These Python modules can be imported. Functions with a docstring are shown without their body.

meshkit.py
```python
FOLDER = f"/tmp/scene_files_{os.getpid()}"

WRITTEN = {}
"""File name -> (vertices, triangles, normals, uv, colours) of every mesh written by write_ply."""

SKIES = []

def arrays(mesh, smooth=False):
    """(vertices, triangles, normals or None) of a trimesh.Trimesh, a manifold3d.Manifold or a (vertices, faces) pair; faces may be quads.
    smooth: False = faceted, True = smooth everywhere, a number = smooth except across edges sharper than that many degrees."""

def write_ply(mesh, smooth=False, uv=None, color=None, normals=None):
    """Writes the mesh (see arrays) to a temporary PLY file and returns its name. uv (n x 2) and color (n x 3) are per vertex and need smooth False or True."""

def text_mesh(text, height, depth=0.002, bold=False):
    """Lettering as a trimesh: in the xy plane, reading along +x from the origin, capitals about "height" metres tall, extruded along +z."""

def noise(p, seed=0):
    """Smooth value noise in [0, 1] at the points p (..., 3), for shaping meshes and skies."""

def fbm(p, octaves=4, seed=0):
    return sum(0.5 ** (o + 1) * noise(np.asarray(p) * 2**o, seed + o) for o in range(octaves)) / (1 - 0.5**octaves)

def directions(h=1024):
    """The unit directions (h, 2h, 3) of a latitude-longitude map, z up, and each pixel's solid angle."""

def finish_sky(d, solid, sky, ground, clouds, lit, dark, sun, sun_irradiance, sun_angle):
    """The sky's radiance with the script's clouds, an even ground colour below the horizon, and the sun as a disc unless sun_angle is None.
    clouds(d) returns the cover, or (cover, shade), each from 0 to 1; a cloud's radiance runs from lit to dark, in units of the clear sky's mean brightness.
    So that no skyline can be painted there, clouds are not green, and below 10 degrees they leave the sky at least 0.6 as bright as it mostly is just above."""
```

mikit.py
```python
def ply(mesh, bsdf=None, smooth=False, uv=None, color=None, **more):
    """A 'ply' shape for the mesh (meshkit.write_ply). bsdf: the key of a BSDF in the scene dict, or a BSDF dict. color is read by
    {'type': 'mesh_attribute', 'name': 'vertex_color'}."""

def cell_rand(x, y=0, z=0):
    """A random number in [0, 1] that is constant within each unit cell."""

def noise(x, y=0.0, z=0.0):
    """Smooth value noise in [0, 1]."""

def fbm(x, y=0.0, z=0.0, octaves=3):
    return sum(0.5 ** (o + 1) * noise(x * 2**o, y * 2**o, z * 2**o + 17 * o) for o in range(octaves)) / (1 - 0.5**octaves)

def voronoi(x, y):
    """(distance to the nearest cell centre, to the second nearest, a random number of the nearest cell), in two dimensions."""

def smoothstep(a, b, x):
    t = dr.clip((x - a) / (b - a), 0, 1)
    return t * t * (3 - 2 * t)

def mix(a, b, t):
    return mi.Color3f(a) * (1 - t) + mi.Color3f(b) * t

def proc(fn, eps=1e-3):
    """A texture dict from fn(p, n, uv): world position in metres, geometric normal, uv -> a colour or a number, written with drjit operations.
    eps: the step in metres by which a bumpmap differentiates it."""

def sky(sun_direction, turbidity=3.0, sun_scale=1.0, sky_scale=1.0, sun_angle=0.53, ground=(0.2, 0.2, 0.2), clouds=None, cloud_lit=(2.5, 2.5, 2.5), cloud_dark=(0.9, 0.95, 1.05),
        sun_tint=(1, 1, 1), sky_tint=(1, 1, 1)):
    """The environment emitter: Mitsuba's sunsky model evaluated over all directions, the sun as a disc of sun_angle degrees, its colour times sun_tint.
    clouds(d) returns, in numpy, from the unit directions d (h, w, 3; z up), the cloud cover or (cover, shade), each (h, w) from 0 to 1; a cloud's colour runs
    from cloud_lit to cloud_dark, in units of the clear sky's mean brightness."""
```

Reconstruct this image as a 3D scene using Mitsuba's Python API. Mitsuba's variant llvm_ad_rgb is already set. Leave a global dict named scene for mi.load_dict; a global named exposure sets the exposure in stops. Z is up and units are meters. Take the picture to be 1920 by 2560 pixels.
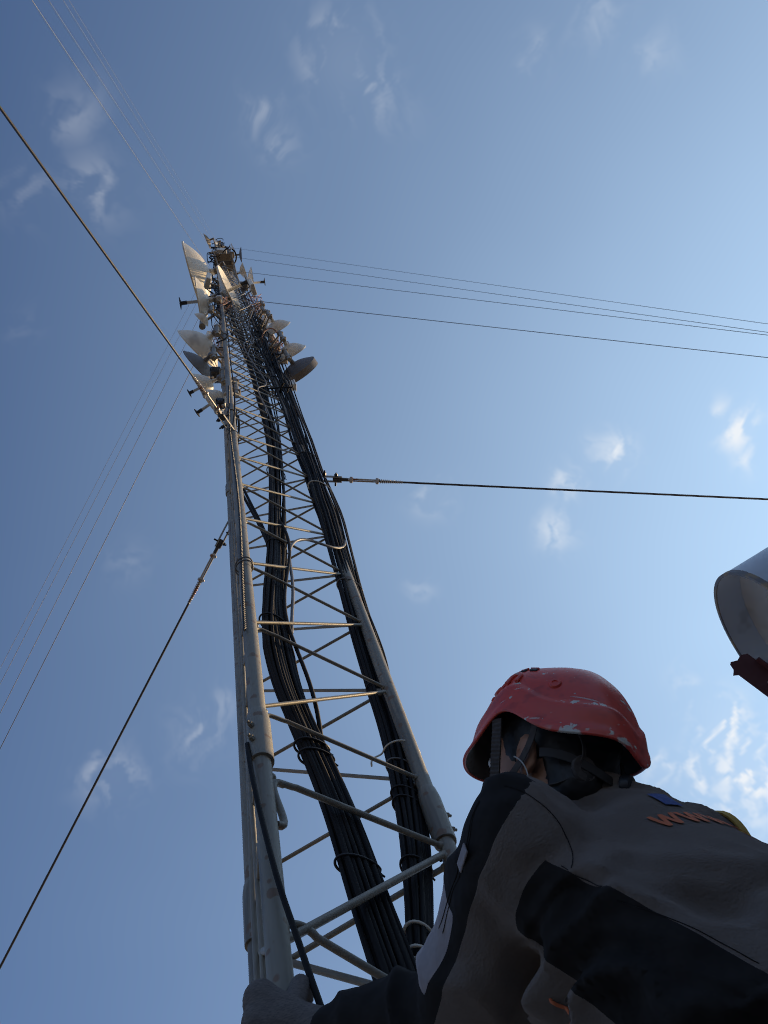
import math
import numpy as np
import trimesh
import manifold3d as m3
import mitsuba as mi
import drjit as dr
import mikit
import meshkit
from mikit import noise, fbm, smoothstep, mix, proc
from scipy.interpolate import CubicSpline, PchipInterpolator
from scipy.spatial import cKDTree

T = mi.ScalarTransform4f
V = lambda *a: np.array(a, float)
rng = np.random.default_rng(7)
scene = {"type": "scene"}
labels = {}

# ------------------------------------------------------------------ camera, sky, exposure
# the origin is the camera in the photographer's hands; the roof deck is one metre below, the mast is plumb
fwd, upv = V(.17657, .33435, .92576), V(.06264, -.94245, .32842)
scene["camera"] = {"type": "perspective", "fov": 49.13, "fov_axis": "x", "near_clip": .05, "far_clip": 3000.0,
                   "to_world": T().look_at(origin=[0, 0, 0], target=fwd.tolist(), up=upv.tolist())}
exposure = 2.1
SUN = V(math.sin(math.radians(71)) * math.cos(math.radians(29)), math.cos(math.radians(71)) * math.cos(math.radians(29)), math.sin(math.radians(29)))
WISPS = np.array([
    (0.142, -0.154, 0.978, 0.0386, 0.46), (0.177, -0.122, 0.977, 0.0331, 0.22), (0.118, -0.143, 0.983, 0.0220, 0.25), (0.054, -0.103, 0.993, 0.0248, 0.25),
    (0.073, -0.072, 0.995, 0.0220, 0.31), (-0.138, -0.099, 0.986, 0.0331, 0.15), (-0.124, -0.029, 0.992, 0.0386, 0.19), (-0.187, -0.024, 0.982, 0.0331, 0.12),
    (0.339, -0.162, 0.927, 0.0220, 0.24), (0.398, -0.184, 0.899, 0.0276, 0.20), (0.449, -0.154, 0.880, 0.0220, 0.20), (0.548, 0.203, 0.811, 0.0138, 1.00),
    (0.558, 0.222, 0.800, 0.0220, 1.00), (0.563, 0.250, 0.788, 0.0165, 0.60), (0.437, 0.261, 0.861, 0.0231, 1.00), (0.390, 0.303, 0.869, 0.0193, 0.75),
    (0.245, 0.320, 0.915, 0.0248, 0.34), (0.375, 0.354, 0.857, 0.0220, 0.50), (0.210, 0.427, 0.879, 0.0165, 0.31), (-0.120, 0.381, 0.917, 0.0276, 0.09),
    (-0.146, 0.584, 0.798, 0.0303, 0.28), (-0.054, 0.558, 0.828, 0.0331, 0.19), (-0.027, 0.539, 0.842, 0.0220, 0.15), (0.512, 0.525, 0.680, 0.0331, 0.90),
    (0.483, 0.569, 0.666, 0.0276, 0.70), (0.527, 0.557, 0.642, 0.0386, 1.00), (0.437, 0.579, 0.688, 0.0193, 0.60), (0.507, 0.587, 0.632, 0.0331, 0.60),
    (-0.209, 0.121, 0.970, 0.0220, 0.07), (0.483, 0.495, 0.722, 0.0220, 0.20), (0.211, -0.104, 0.972, 0.0220, 0.12), (0.472, 0.582, 0.662, 0.0220, 0.50),
    (0.62, 0.66, 0.42, 0.10, 0.8), (0.85, 0.35, 0.40, 0.12, 0.7), (-0.5, 0.75, 0.43, 0.10, 0.5), (-0.7, -0.5, 0.5, 0.12, 0.5), (0.1, -0.8, 0.6, 0.10, 0.5)])


def clouds(d):
    q = d[..., :2] / np.maximum(d[..., 2:], .12)
    p = np.concatenate([q, np.zeros(q.shape[:-1] + (1,))], -1)
    w = np.stack([meshkit.fbm(p * 14, 4, 3), meshkit.fbm(p * 14, 4, 8), np.zeros(q.shape[:-1])], -1) - .5
    n = meshkit.fbm(p * V(36, 28, 1) + w * 3.0, 7, 21)
    m = np.zeros(d.shape[:-1])
    for x, y, z, r, a in WISPS:
        c = V(x, y, z) / np.linalg.norm((x, y, z))
        m = np.maximum(m, a * np.exp(-((d - c + w * .03) ** 2).sum(-1) / (0.85 * r * r)))
    t = np.clip((n - .41) / .27, 0, 1)
    puff = np.clip(m ** 1.15 * (.10 + 1.6 * t * t * (3 - 2 * t)), 0, .9)
    # thin high haze, denser towards the sun all round it, and uneven
    gam = np.degrees(np.arccos(np.clip(d @ SUN, -1, 1)))
    veil = .54 * np.clip((82 - gam) / 60, 0, 1.15) * (.92 + .30 * (meshkit.fbm(p * 2.6 + 5, 4, 40) - .45))
    veil = np.clip(veil + .40 * np.clip((54 - gam) / 35, 0, 1) ** 1.5, 0, .9)
    cover = puff + veil * (1 - puff)
    return cover, veil * (1 - puff) / np.maximum(cover, 1e-6)


scene["sky"] = mikit.sky(SUN.tolist(), turbidity=3.5, sun_scale=0.85, sky_scale=0.75, ground=(.12, .11, .10), clouds=clouds,
                         cloud_lit=(3.3, 3.4, 3.5), cloud_dark=(1.95, 2.8, 3.8), sun_tint=(1.0, .89, .71), sky_tint=(.86, .95, 1.2))


# ------------------------------------------------------------------ helpers
def numbered(key):
    if key not in scene and key not in labels:
        return key
    i = 1
    while f"{key}_{i:03d}" in scene or f"{key}_{i:03d}" in labels:
        i += 1
    return f"{key}_{i:03d}"


def thing(name, label, category, group=None, kind=None):
    key = numbered(name)
    labels[key] = {"label": label, "category": category}
    if group:
        labels[key]["group"] = group
    return key


def part(parent, name, mesh, bsdf, smooth=35, label=None, kind=None, **kw):
    key = numbered(f"{parent}__{name}" if parent else name)
    scene[key] = mikit.ply(mesh, bsdf, smooth, **kw)
    if label or kind:
        labels[key] = {**({"label": label} if label else {}), **({"kind": kind} if kind else {})}
    return key


def unit(v):
    v = np.asarray(v, float)
    return v / np.linalg.norm(v)


def basis(w, hint=(0, 0, 1)):
    w = unit(w)
    h = np.asarray(hint, float)
    if abs(w @ unit(h)) > .97:
        h = V(1, 0, 0) if abs(w[0]) < .9 else V(0, 1, 0)
    u = unit(np.cross(h, w))
    return u, np.cross(w, u), w


def tube(path, r, sides=8, caps=True):
    """A swept tube; r is a number or one radius per point."""
    p = np.asarray(path, float)
    n = len(p)
    r = np.broadcast_to(np.asarray(r, float), (n,))
    t = np.gradient(p, axis=0)
    t /= np.linalg.norm(t, axis=1, keepdims=True) + 1e-12
    u = np.empty_like(p)
    u[0] = basis(t[0])[0]
    for i in range(1, n):
        w = u[i - 1] - t[i] * (u[i - 1] @ t[i])
        u[i] = w / (np.linalg.norm(w) + 1e-12)
    b = np.cross(t, u)
    a = np.arange(sides) * 2 * math.pi / sides
    v = p[:, None] + r[:, None, None] * (np.cos(a)[None, :, None] * u[:, None] + np.sin(a)[None, :, None] * b[:, None])
    v = v.reshape(-1, 3)
    i, j = np.meshgrid(np.arange(n - 1), np.arange(sides), indexing="ij")
    a0, a1 = (i * sides + j).ravel(), (i * sides + (j + 1) % sides).ravel()
    f = np.vstack([np.stack([a0, a1, a1 + sides], 1), np.stack([a0, a1 + sides, a0 + sides], 1)])
    if caps:
        v = np.vstack([v, p[0], p[-1]])
        k = np.arange(sides)
        c0, c1, last = len(v) - 2, len(v) - 1, (n - 1) * sides
        f = np.vstack([f, np.stack([(k + 1) % sides, k, np.full(sides, c0)], 1), np.stack([last + k, last + (k + 1) % sides, np.full(sides, c1)], 1)])
    return trimesh.Trimesh(v, f, process=False)


def spline(pts, n):
    p = np.asarray(pts, float)
    s = np.r_[0, np.cumsum(np.linalg.norm(np.diff(p, axis=0), axis=1))]
    return CubicSpline(s, p)(np.linspace(0, s[-1], n))


def lathe(profile, origin, axis, sides=40, hint=(0, 0, 1)):
    """profile: (radius, height) pairs along the axis; closed when the ends have radius 0 or meet."""
    pr = np.asarray(profile, float)
    u, b, w = basis(axis, hint)
    a = np.arange(sides) * 2 * math.pi / sides
    ring = np.cos(a)[:, None] * u + np.sin(a)[:, None] * b
    v = (np.asarray(origin) + pr[:, 0, None, None] * ring[None] + pr[:, 1, None, None] * w).reshape(-1, 3)
    n = len(pr)
    i, j = np.meshgrid(np.arange(n - 1), np.arange(sides), indexing="ij")
    a0, a1 = (i * sides + j).ravel(), (i * sides + (j + 1) % sides).ravel()
    f = np.vstack([np.stack([a0, a1, a1 + sides], 1), np.stack([a0, a1 + sides, a0 + sides], 1)])
    m = trimesh.Trimesh(v, f, process=False)
    m.update_faces(m.area_faces > 1e-12)
    return m


def box(size, center=(0, 0, 0), axes=None, chamfer=0.0):
    s = np.asarray(size, float) / 2
    if chamfer:
        c = min(chamfer, .45 * s.min() * 2)
        pts = []
        for sx in (-1, 1):
            for sy in (-1, 1):
                for sz in (-1, 1):
                    for k in range(3):
                        q = s - c
                        q[k] = s[k]
                        pts.append(q * V(sx, sy, sz))
        m = trimesh.convex.convex_hull(np.array(pts))
    else:
        m = trimesh.creation.box(extents=2 * s)
    if axes is not None:
        m.vertices = m.vertices @ np.array(axes)
    m.vertices = m.vertices + np.asarray(center)
    return m


def join(*ms):
    ms = ms[0] if len(ms) == 1 and isinstance(ms[0], list) else ms
    return trimesh.util.concatenate(list(ms))


def rod(a, b, r, sides=8):
    return tube([a, b], r, sides)


def bolt(center, axis, r=.008, length=.02):
    u, b, w = basis(axis)
    a = np.arange(6) * math.pi / 3
    ring = np.cos(a)[:, None] * u + np.sin(a)[:, None] * b
    head = trimesh.convex.convex_hull(np.vstack([center + ring * r + w * .1 * length, center + ring * r + w * .7 * length, center + ring * r * .8 + w * .78 * length]))
    return join(head, rod(center - w * .5 * length, center + w * 1.2 * length, r * .5, 8))


# ------------------------------------------------------------------ materials
def mat(name, color, rough=.6, metallic=0.0, spec=.5, **kw):
    scene[name] = {"type": "twosided", "bsdf": {"type": "principled", "base_color": color if isinstance(color, dict) else {"type": "rgb", "value": list(color)},
                                                "roughness": rough, "metallic": metallic, "specular": spec, **kw}}


def paint_color(p, n, uv):
    g = fbm(p.x * 9, p.y * 9, p.z * 3.5, 3)
    streak = fbm(p.x * 60, p.y * 60, p.z * 2.2, 2)
    spots = smoothstep(.66, .74, fbm(p.x * 42, p.y * 42, p.z * 30, 2))
    base = mix((.19, .178, .145), (.29, .272, .222), g)
    base = mix(base, (.11, .103, .088), .75 * smoothstep(.50, .72, streak))
    return mix(base, (.17, .09, .045), .7 * spots)


mat("mast_paint", proc(paint_color), .5, 0.0, .5)
mat("bar_paint", proc(lambda p, n, uv: mix((.17, .158, .13), (.28, .26, .21), fbm(p.x * 25, p.y * 25, p.z * 25, 2))), .5)
mat("black_cable", proc(lambda p, n, uv: mix((.007, .0075, .009), (.022, .021, .021), fbm(p.x * 40, p.y * 40, p.z * 12, 2))), .68, 0, .2)
mat("grey_cable", (.16, .155, .15), .5)
mat("cream_paint", proc(lambda p, n, uv: mix(mix((.70, .65, .54), (.80, .75, .64), fbm(p.x * 4, p.y * 4, p.z * 4, 3)), (.30, .26, .21), .6 * smoothstep(.60, .80, fbm(p.x * 7, p.y * 7, p.z * 2, 3)))), .45)
mat("white_paint", (.74, .73, .70), .4)
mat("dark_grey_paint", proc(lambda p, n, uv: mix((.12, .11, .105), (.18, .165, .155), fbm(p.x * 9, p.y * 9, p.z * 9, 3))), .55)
mat("black_plastic", (.015, .016, .02), .45)
mat("feed_grey", (.42, .42, .40), .4)
mat("brown_steel", proc(lambda p, n, uv: mix((.17, .13, .09), (.28, .235, .17), fbm(p.x * 5, p.y * 5, p.z * 5, 3))), .6)
mat("wire_steel", (.075, .07, .068), .5, .3)
mat("thin_wire_steel", (.17, .175, .19), .5, .3)
mat("galvanised", proc(lambda p, n, uv: mix(mix((.42, .38, .33), (.56, .52, .46), fbm(p.x * 40, p.y * 40, p.z * 40, 2)), (.30, .14, .07), smoothstep(.52, .66, fbm(p.x * 23, p.y * 23, p.z * 23, 3)))), .45, .4)
mat("copper_cord", (.34, .17, .11), .5)
mat("white_tie", (.66, .62, .53), .45)
mat("roof_deck", proc(lambda p, n, uv: mix((.07, .065, .06), (.125, .115, .10), fbm(p.x * .8, p.y * .8, 0, 5))), .85)
mat("concrete", proc(lambda p, n, uv: mix((.24, .23, .215), (.36, .345, .32), fbm(p.x * 6, p.y * 6, p.z * 6, 4))), .85)

# ------------------------------------------------------------------ ground
g = trimesh.creation.box(extents=(1600, 1600, .5))
g.apply_translation((0, 0, -1.25))
part("", "ground", g, "roof_deck", False)
labels["ground"] = {"label": "flat dusty ground under the mast", "category": "ground", "kind": "structure"}
plinth = thing("mast_plinth", "low concrete plinth under the lattice mast", "plinth")
scene[plinth] = mikit.ply(box((2.6, 2.6, .55), (.5, 1.55, -.725), chamfer=.03), "concrete", 30)

# ------------------------------------------------------------------ the mast
LEG = dict(a=V(.031, 1.28957), b=V(.511872, 1.61422), c=V(-.01115815, 1.87083))
MID = V(.17628, 1.59154)
RL, PITCH, SECTION, JOINT, TOP = .0243, .5235, 3.96, 1.79, 47.0
mast = thing("lattice_mast", "tall grey painted triangular lattice mast of round tubes leading up to the dishes", "mast")
joints = [JOINT + SECTION * i for i in range(12)]
cuts = [-.45] + [j for j in joints if j < TOP - .5] + [TOP]
pt = lambda L, z: V(*LEG[L], z)
for L in "abc":
    out = unit(np.append(LEG[L] - MID, 0))
    for i in range(len(cuts) - 1):
        part(mast, "leg", tube([pt(L, cuts[i] + (.01 if i else 0)), pt(L, cuts[i + 1] + .005)], RL, 24 if i < 4 else 10), "mast_paint", 40)
    for i, j in enumerate(joints):
        n = 36 if i < 3 else 12
        sl = lathe([(RL + .0007, .014), (RL + .0007, 0), (.0318, 0), (.0324, .004), (.0324, .175), (.0283, .215), (RL + .0007, .222)], pt(L, j), (0, 0, 1), n)
        s = part(mast, "joint_sleeve", sl, "mast_paint", 40)
        if i < 3 and L != "c":
            side = {"a": V(-.55, -.85, 0), "b": V(.95, .35, 0), "c": V(-1, -.2, 0)}[L]
            for dz in (.065, .125):
                part(s, "bolt", bolt(pt(L, j + dz) + unit(side) * .032, side, .0085, .018), "bar_paint", 30)


def bar_path(p, q, drop, lift):
    """A welded lattice bar from leg surface to leg surface; its first end is bent towards the leg as a zigzag rod is."""
    d = unit(np.append((q - p)[:2], 0))
    p0, q0 = p + d * RL * .8, q - d * RL * .6
    s = q0 - p0
    if not drop:
        return np.array([p0, q0])
    k = [p0 + V(0, 0, -drop), p0 + d * .012 + V(0, 0, -drop * .35), p0 + d * .035 + V(0, 0, -.004), p0 + s * .14]
    return np.vstack([spline(k, 9), q0])


far_bars = []
for i in range(-1, len(joints)):
    z0 = joints[i] if i >= 0 else JOINT - SECTION
    levels = [z0 + .262 + PITCH * q for q in range(8)]
    for q, z in enumerate(levels):
        if z < -.3 or z > TOP - .05:
            continue
        low = z < JOINT
        r = .0083 if low else .0062
        sides = 12 if i < 1 else (8 if i < 4 else 5)
        for (P, Q) in (("a", "b"), ("c", "b"), ("a", "c")):
            weld = lambda a_, b_: [trimesh.creation.icosphere(1, r * 1.45).apply_translation(a_ + unit(b_ - a_) * (RL + .001)), trimesh.creation.icosphere(1, r * 1.45).apply_translation(b_ - unit(b_ - a_) * (RL + .001))] if i < 2 else []
            z1, z2 = z - .012, z + .012
            if i < 0 and (P, Q, q) == ("a", "b", 6):
                z1, z2 = 1.30, 1.155
            if i < 0 and (P, Q, q) == ("c", "b", 7):
                z1, z2 = 1.685, 1.715
            ms = [tube(bar_path(pt(P, z1), pt(Q, z2), .035 if i < 4 and (P, Q) == ("a", "b") else 0, 0), r, sides)]
            if q < 7 and levels[q + 1] < TOP - .05:
                za, zb = (levels[q + 1] - .012, z + .02) if (P, Q) == ("c", "b") else (z + .012, levels[q + 1] - .012)
                ms.append(tube(bar_path(pt(P, za), pt(Q, zb), 0, 0), r * (1.15 if low else 1), sides))
            for s, m in enumerate(ms):
                if i < 6:
                    m = join([m] + weld(*[(pt(P, z1), pt(Q, z2)), (pt(P, za), pt(Q, zb)) if s else None][s]))
                    part(mast, ("horizontal_bar", "diagonal_bar")[s], m, "bar_paint", 40)
                else:
                    far_bars.append(m)
part(mast, "far_lattice", join(far_bars), "bar_paint", 40, kind="stuff")
# bent stub of the bar that ends at the first joint of the near leg
a0 = pt("a", 1.735)
e = unit(np.append(LEG["b"] - LEG["a"], 0))
stub = tube(spline([a0 + e * .028 + V(0, 0, -.16), a0 + e * .028 + V(0, 0, -.04), a0 + e * .034 + V(0, 0, -.005), a0 + e * .06 + V(0, 0, .004)], 14), .0095, 12)
part(mast, "bar_end", stub, "mast_paint", 40)

# ------------------------------------------------------------------ guy wires
GUYS = {"a": [(5.2, .801), (17.4, 2.606), (26.6, 3.856), (35.8, 4.093), (46.5, 5.062)],
        "b": [(5.2, .128), (17.4, .666), (26.6, 1.071), (35.8, 1.835), (46.5, 2.353)],
        "c": [(5.2, .472), (17.4, 1.270), (26.6, 1.871), (35.8, 2.030), (46.5, 2.412)]}
GL = {"a": ["thick twisted guy wire running from the lowest left dishes out to the upper left", "second guy wire of the upper left fan, leftmost thin line", "third thin guy wire of the upper left fan",
            "fourth thin guy wire of the upper left fan", "topmost thin guy wire of the upper left fan, nearest the mast top"],
      "b": ["lowest thick guy wire on the right, leaving the thick cable bundle below the dishes", "second lowest guy wire on the right, meeting the mast among pink cords",
            "third guy wire on the right, passing the small feed horn", "fourth guy wire on the right, second from the top", "topmost guy wire on the right, from the mast head"],
      "c": ["lowest thick guy wire at lower left with rusty clamp and link rod", "dark guy wire at far left, nearest to the mast of four", "second dark guy wire at far left",
            "third faint guy wire at far left", "outermost faint guy wire at far left of four"]}
GG = {"a": "guy wires to the upper left", "b": "guy wires to the right", "c": "guy wires to the lower left"}
for L in "abc":
    u = unit(np.append(LEG[L] - MID, 0))
    for i, (h, s) in enumerate(GUYS[L]):
        gw = thing("guy_wire", GL[L][i], "guy wire", GG[L])
        p0 = pt(L, h) + u * RL
        d = unit(u + V(0, 0, -s))
        length = (h + 1) / -d[2]
        if i == 0:
            side = unit(np.cross(d, V(0, 0, 1)))
            nrm = np.cross(side, d)
            B0 = {"a": .0, "b": .07, "c": .0}[L]
            lug, l1, l2, l3 = .16, .225, .40, .55
            for sg in (-1, 1):
                part(gw, "lug_plate", box((lug + .03, .03, .007), p0 + d * (lug / 2) + side * sg * .016, np.array([d, nrm, side]), .003), "bar_paint", 30)
            part(gw, "bolt", join(rod(p0 + d * .135 - side * .045, p0 + d * .135 + side * .04, .006, 8), bolt(p0 + d * .135 + side * .02, side, .012, .02), bolt(p0 + d * .06 + side * .02, side, .011, .03)), "black_plastic", 30)
            part(gw, "toggle", join(box((.10, .018, .022), p0 + d * .165, np.array([d, nrm, side]), .004)), "wire_steel", 30)
            for sg in (-1, 1):
                part(gw, "link_rod", rod(p0 + d * .19 + side * sg * .006, p0 + d * .41 + side * sg * .006, .0055, 10), "galvanised", 40)
            for dd in (.235, .405):
                part(gw, "clamp", join(box((.022, .03, .038), p0 + d * dd, np.array([d, nrm, side]), .005), bolt(p0 + d * dd + nrm * .01, nrm, .008, .022), bolt(p0 + d * dd - nrm * .012 + side * .012, -nrm, .008, .02)), "galvanised", 30)
            tt = np.linspace(0, 1, 150)
            hel = p0 + d * (.42 + .15 * tt[:, None]) + .0105 * (1 - .45 * tt[:, None]) * (np.cos(tt * 2 * math.pi * 11)[:, None] * side + np.sin(tt * 2 * math.pi * 11)[:, None] * nrm)
            part(gw, "wire_grip", tube(hel, .0045, 6), "galvanised", 40)
            start, r = .41, {"a": .0062, "b": .0068, "c": .0072}[L]
        else:
            start, r = .0, {"a": .0032, "b": .0058, "c": .0050}[L]
        n = 40
        t = np.linspace(start, length, n)
        sag = .0022 * length * (t / length) * (1 - t / length) * 4 if not (L == "b" and i == 0) else 0.0012 * length * (t / length) * (1 - t / length) * 4
        part(gw, "wire", tube(p0 + d * t[:, None] + V(0, 0, -1) * np.broadcast_to(sag, (n,))[:, None] * .4, r, 7), "thin_wire_steel" if L == "a" and i > 0 else "wire_steel", True)
        e_ = p0 + d * length
        part(gw, "anchor", box((.25, .25, .3), (e_[0], e_[1], -.9), chamfer=.02), "concrete", 30)

# ------------------------------------------------------------------ feeder cables
AB = LEG["b"] - LEG["a"]
NB = unit(V(-AB[1], AB[0]))
face = lambda s, z, off: np.append(LEG["a"] + AB * s + NB * off, z)


def smooth_noise(n, amp, step, seed):
    k = max(4, int(n / step))
    v = np.random.default_rng(seed).normal(0, amp, k)
    return CubicSpline(np.linspace(0, 1, k), v)(np.linspace(0, 1, n))


def bundle(key, line, off, widths, count, ties, seed, n=230):
    """Cables side by side along a line of (height, place across the front face); they keep to their slot and wander a little between the ties."""
    z, s = np.array(line).T
    cs = CubicSpline(z, s)
    u = np.linspace(0, 1, n)
    zz = z[0] + (z[-1] - z[0]) * u ** 2.0
    of = np.interp(zz, off[0], off[1]) if isinstance(off, tuple) else np.full(n, off)
    ctr = np.array([face(float(cs(q)), q, o) for q, o in zip(zz, of)])
    wz, ww, wd = np.array(widths).T
    half, deep = np.interp(zz, wz, ww), np.interp(zz, wz, wd)
    tan = np.gradient(ctr, axis=0)
    tan /= np.linalg.norm(tan, axis=1, keepdims=True)
    across = np.append(unit(AB), 0)
    A_ = across - tan * (tan @ across)[:, None]
    A_ /= np.linalg.norm(A_, axis=1, keepdims=True)
    D_ = np.cross(tan, A_)
    r_ = np.random.default_rng(seed)
    for i in range(count):
        row = i % 3
        a = ((i // 3) + .5) / math.ceil(count / 3) * 2 - 1 + (.10, -.05, .02)[row]
        b = (-1, .1, 1)[row] * (1 - .35 * a * a)
        grow = np.interp(zz, [1, 4, 9, 20], [.6, .9, 1.6, 3.0])
        oa = a * half + smooth_noise(n, .0062, 17, seed * 100 + i) * grow
        ob = b * deep + smooth_noise(n, .0050, 17, seed * 100 + 50 + i) * grow
        r = (.0058, .0070, .0046, .0062, .0084)[r_.integers(0, 5)]
        end = n if r_.random() < .6 else int(n * r_.uniform(.72, .97))
        sway = float(r_.uniform(-1, 1)) * (r_.random() < .22)
        oa = oa + sway * half * np.exp(-((zz - r_.uniform(3, 9)) / 1.1) ** 2) * 1.3
        part(key, "cable", tube((ctr + A_ * oa[:, None] + D_ * ob[:, None])[:end], r, 7), "black_cable", True)
    for tz, name, m in ties:
        j = int(np.argmin(abs(zz - tz)))
        a = np.linspace(0, 2 * math.pi, 40)
        h, d_ = half[j] * 1.08 + .011, deep[j] + .011
        ring = ctr[j] + np.cos(a)[:, None] ** 1 * h * A_[j] + np.sin(a)[:, None] * d_ * D_[j] + tan[j] * (np.linspace(-.006, .006, 40) + .004 * np.sin(a * 2))[:, None]
        ends = [tube(ring, .0035 if m != "white_tie" else .0042, 6)]
        ends.append(tube(spline([ring[-1], ring[-1] + A_[j] * .006 - tan[j] * .008, ring[-1] + A_[j] * .013 - tan[j] * .012], 8), .003, 6))
        part(key, name, join(ends), m, True)


L1 = [(.55, .66), (1.0, .615), (1.32, .555), (1.5, .51), (1.72, .465), (1.99, .38), (2.29, .27), (2.58, .235), (2.83, .235), (3.21, .30), (3.84, .405), (4.69, .52), (5.51, .61), (6.37, .66), (7.21, .66), (8.84, .65), (10.7, .58), (12.75, .50), (17, .45)]
cb1 = thing("feeder_cable_bundle", "black feeder cable bundle crossing the middle of the lattice mast behind the front bars", "cable bundle", "feeder cable bundles on the mast")
bundle(cb1, L1, .042, [(.5, .046, .015), (1.3, .056, .015), (1.9, .048, .016), (2.2, .046, .016), (2.55, .056, .018), (2.9, .034, .020), (4, .036, .022), (6, .060, .022), (9, .10, .03), (17, .2, .06)], 26,
       [(1.28, "tie", "black_plastic"), (1.62, "tie", "black_plastic"), (2.02, "tie", "black_plastic"), (2.06, "tie", "black_plastic"), (2.78, "tie", "black_plastic"), (3.6, "tie", "black_plastic"), (5.0, "tie", "black_plastic")], 3)
L2 = [(.5, .35), (1.0, .55), (1.3, .685), (1.38, .715), (1.58, .80), (1.76, .87), (1.97, .935), (2.35, 1.01), (2.65, 1.02), (3.0, 1.01), (3.43, 1.01), (4.0, 1.02), (4.76, 1.03), (5.74, 1.03), (7.3, 1.06), (8.38, 1.08), (9.73, 1.1), (12.0, 1.1), (14.78, 1.1), (20, 1.08)]
cb2 = thing("feeder_cable_bundle", "black feeder cable bundle running up the right mast leg, held by pale zip ties", "cable bundle", "feeder cable bundles on the mast")
bundle(cb2, L2, ([0, 2.6, 3.6, 4.4, 9], [.055, .05, .012, -.022, -.03]), [(.5, .024, .016), (1.4, .024, .015), (1.75, .034, .018), (2.1, .046, .02), (2.6, .048, .022), (3.5, .052, .026), (4.6, .078, .03), (5.3, .058, .034), (6.2, .085, .04), (7, .09, .04), (9.7, .13, .05), (20, .2, .08)], 26,
       [(1.40, "zip_tie", "white_tie"), (1.475, "zip_tie", "white_tie"), (1.34, "zip_tie", "white_tie"), (1.72, "tie", "black_plastic"), (1.98, "tie", "black_plastic"), (2.04, "tie", "black_plastic"),
        (2.16, "zip_tie", "grey_cable"), (2.62, "tie", "black_plastic"), (3.5, "zip_tie", "grey_cable"), (4.9, "zip_tie", "white_tie"), (5.6, "tie", "black_plastic")], 4)
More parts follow.
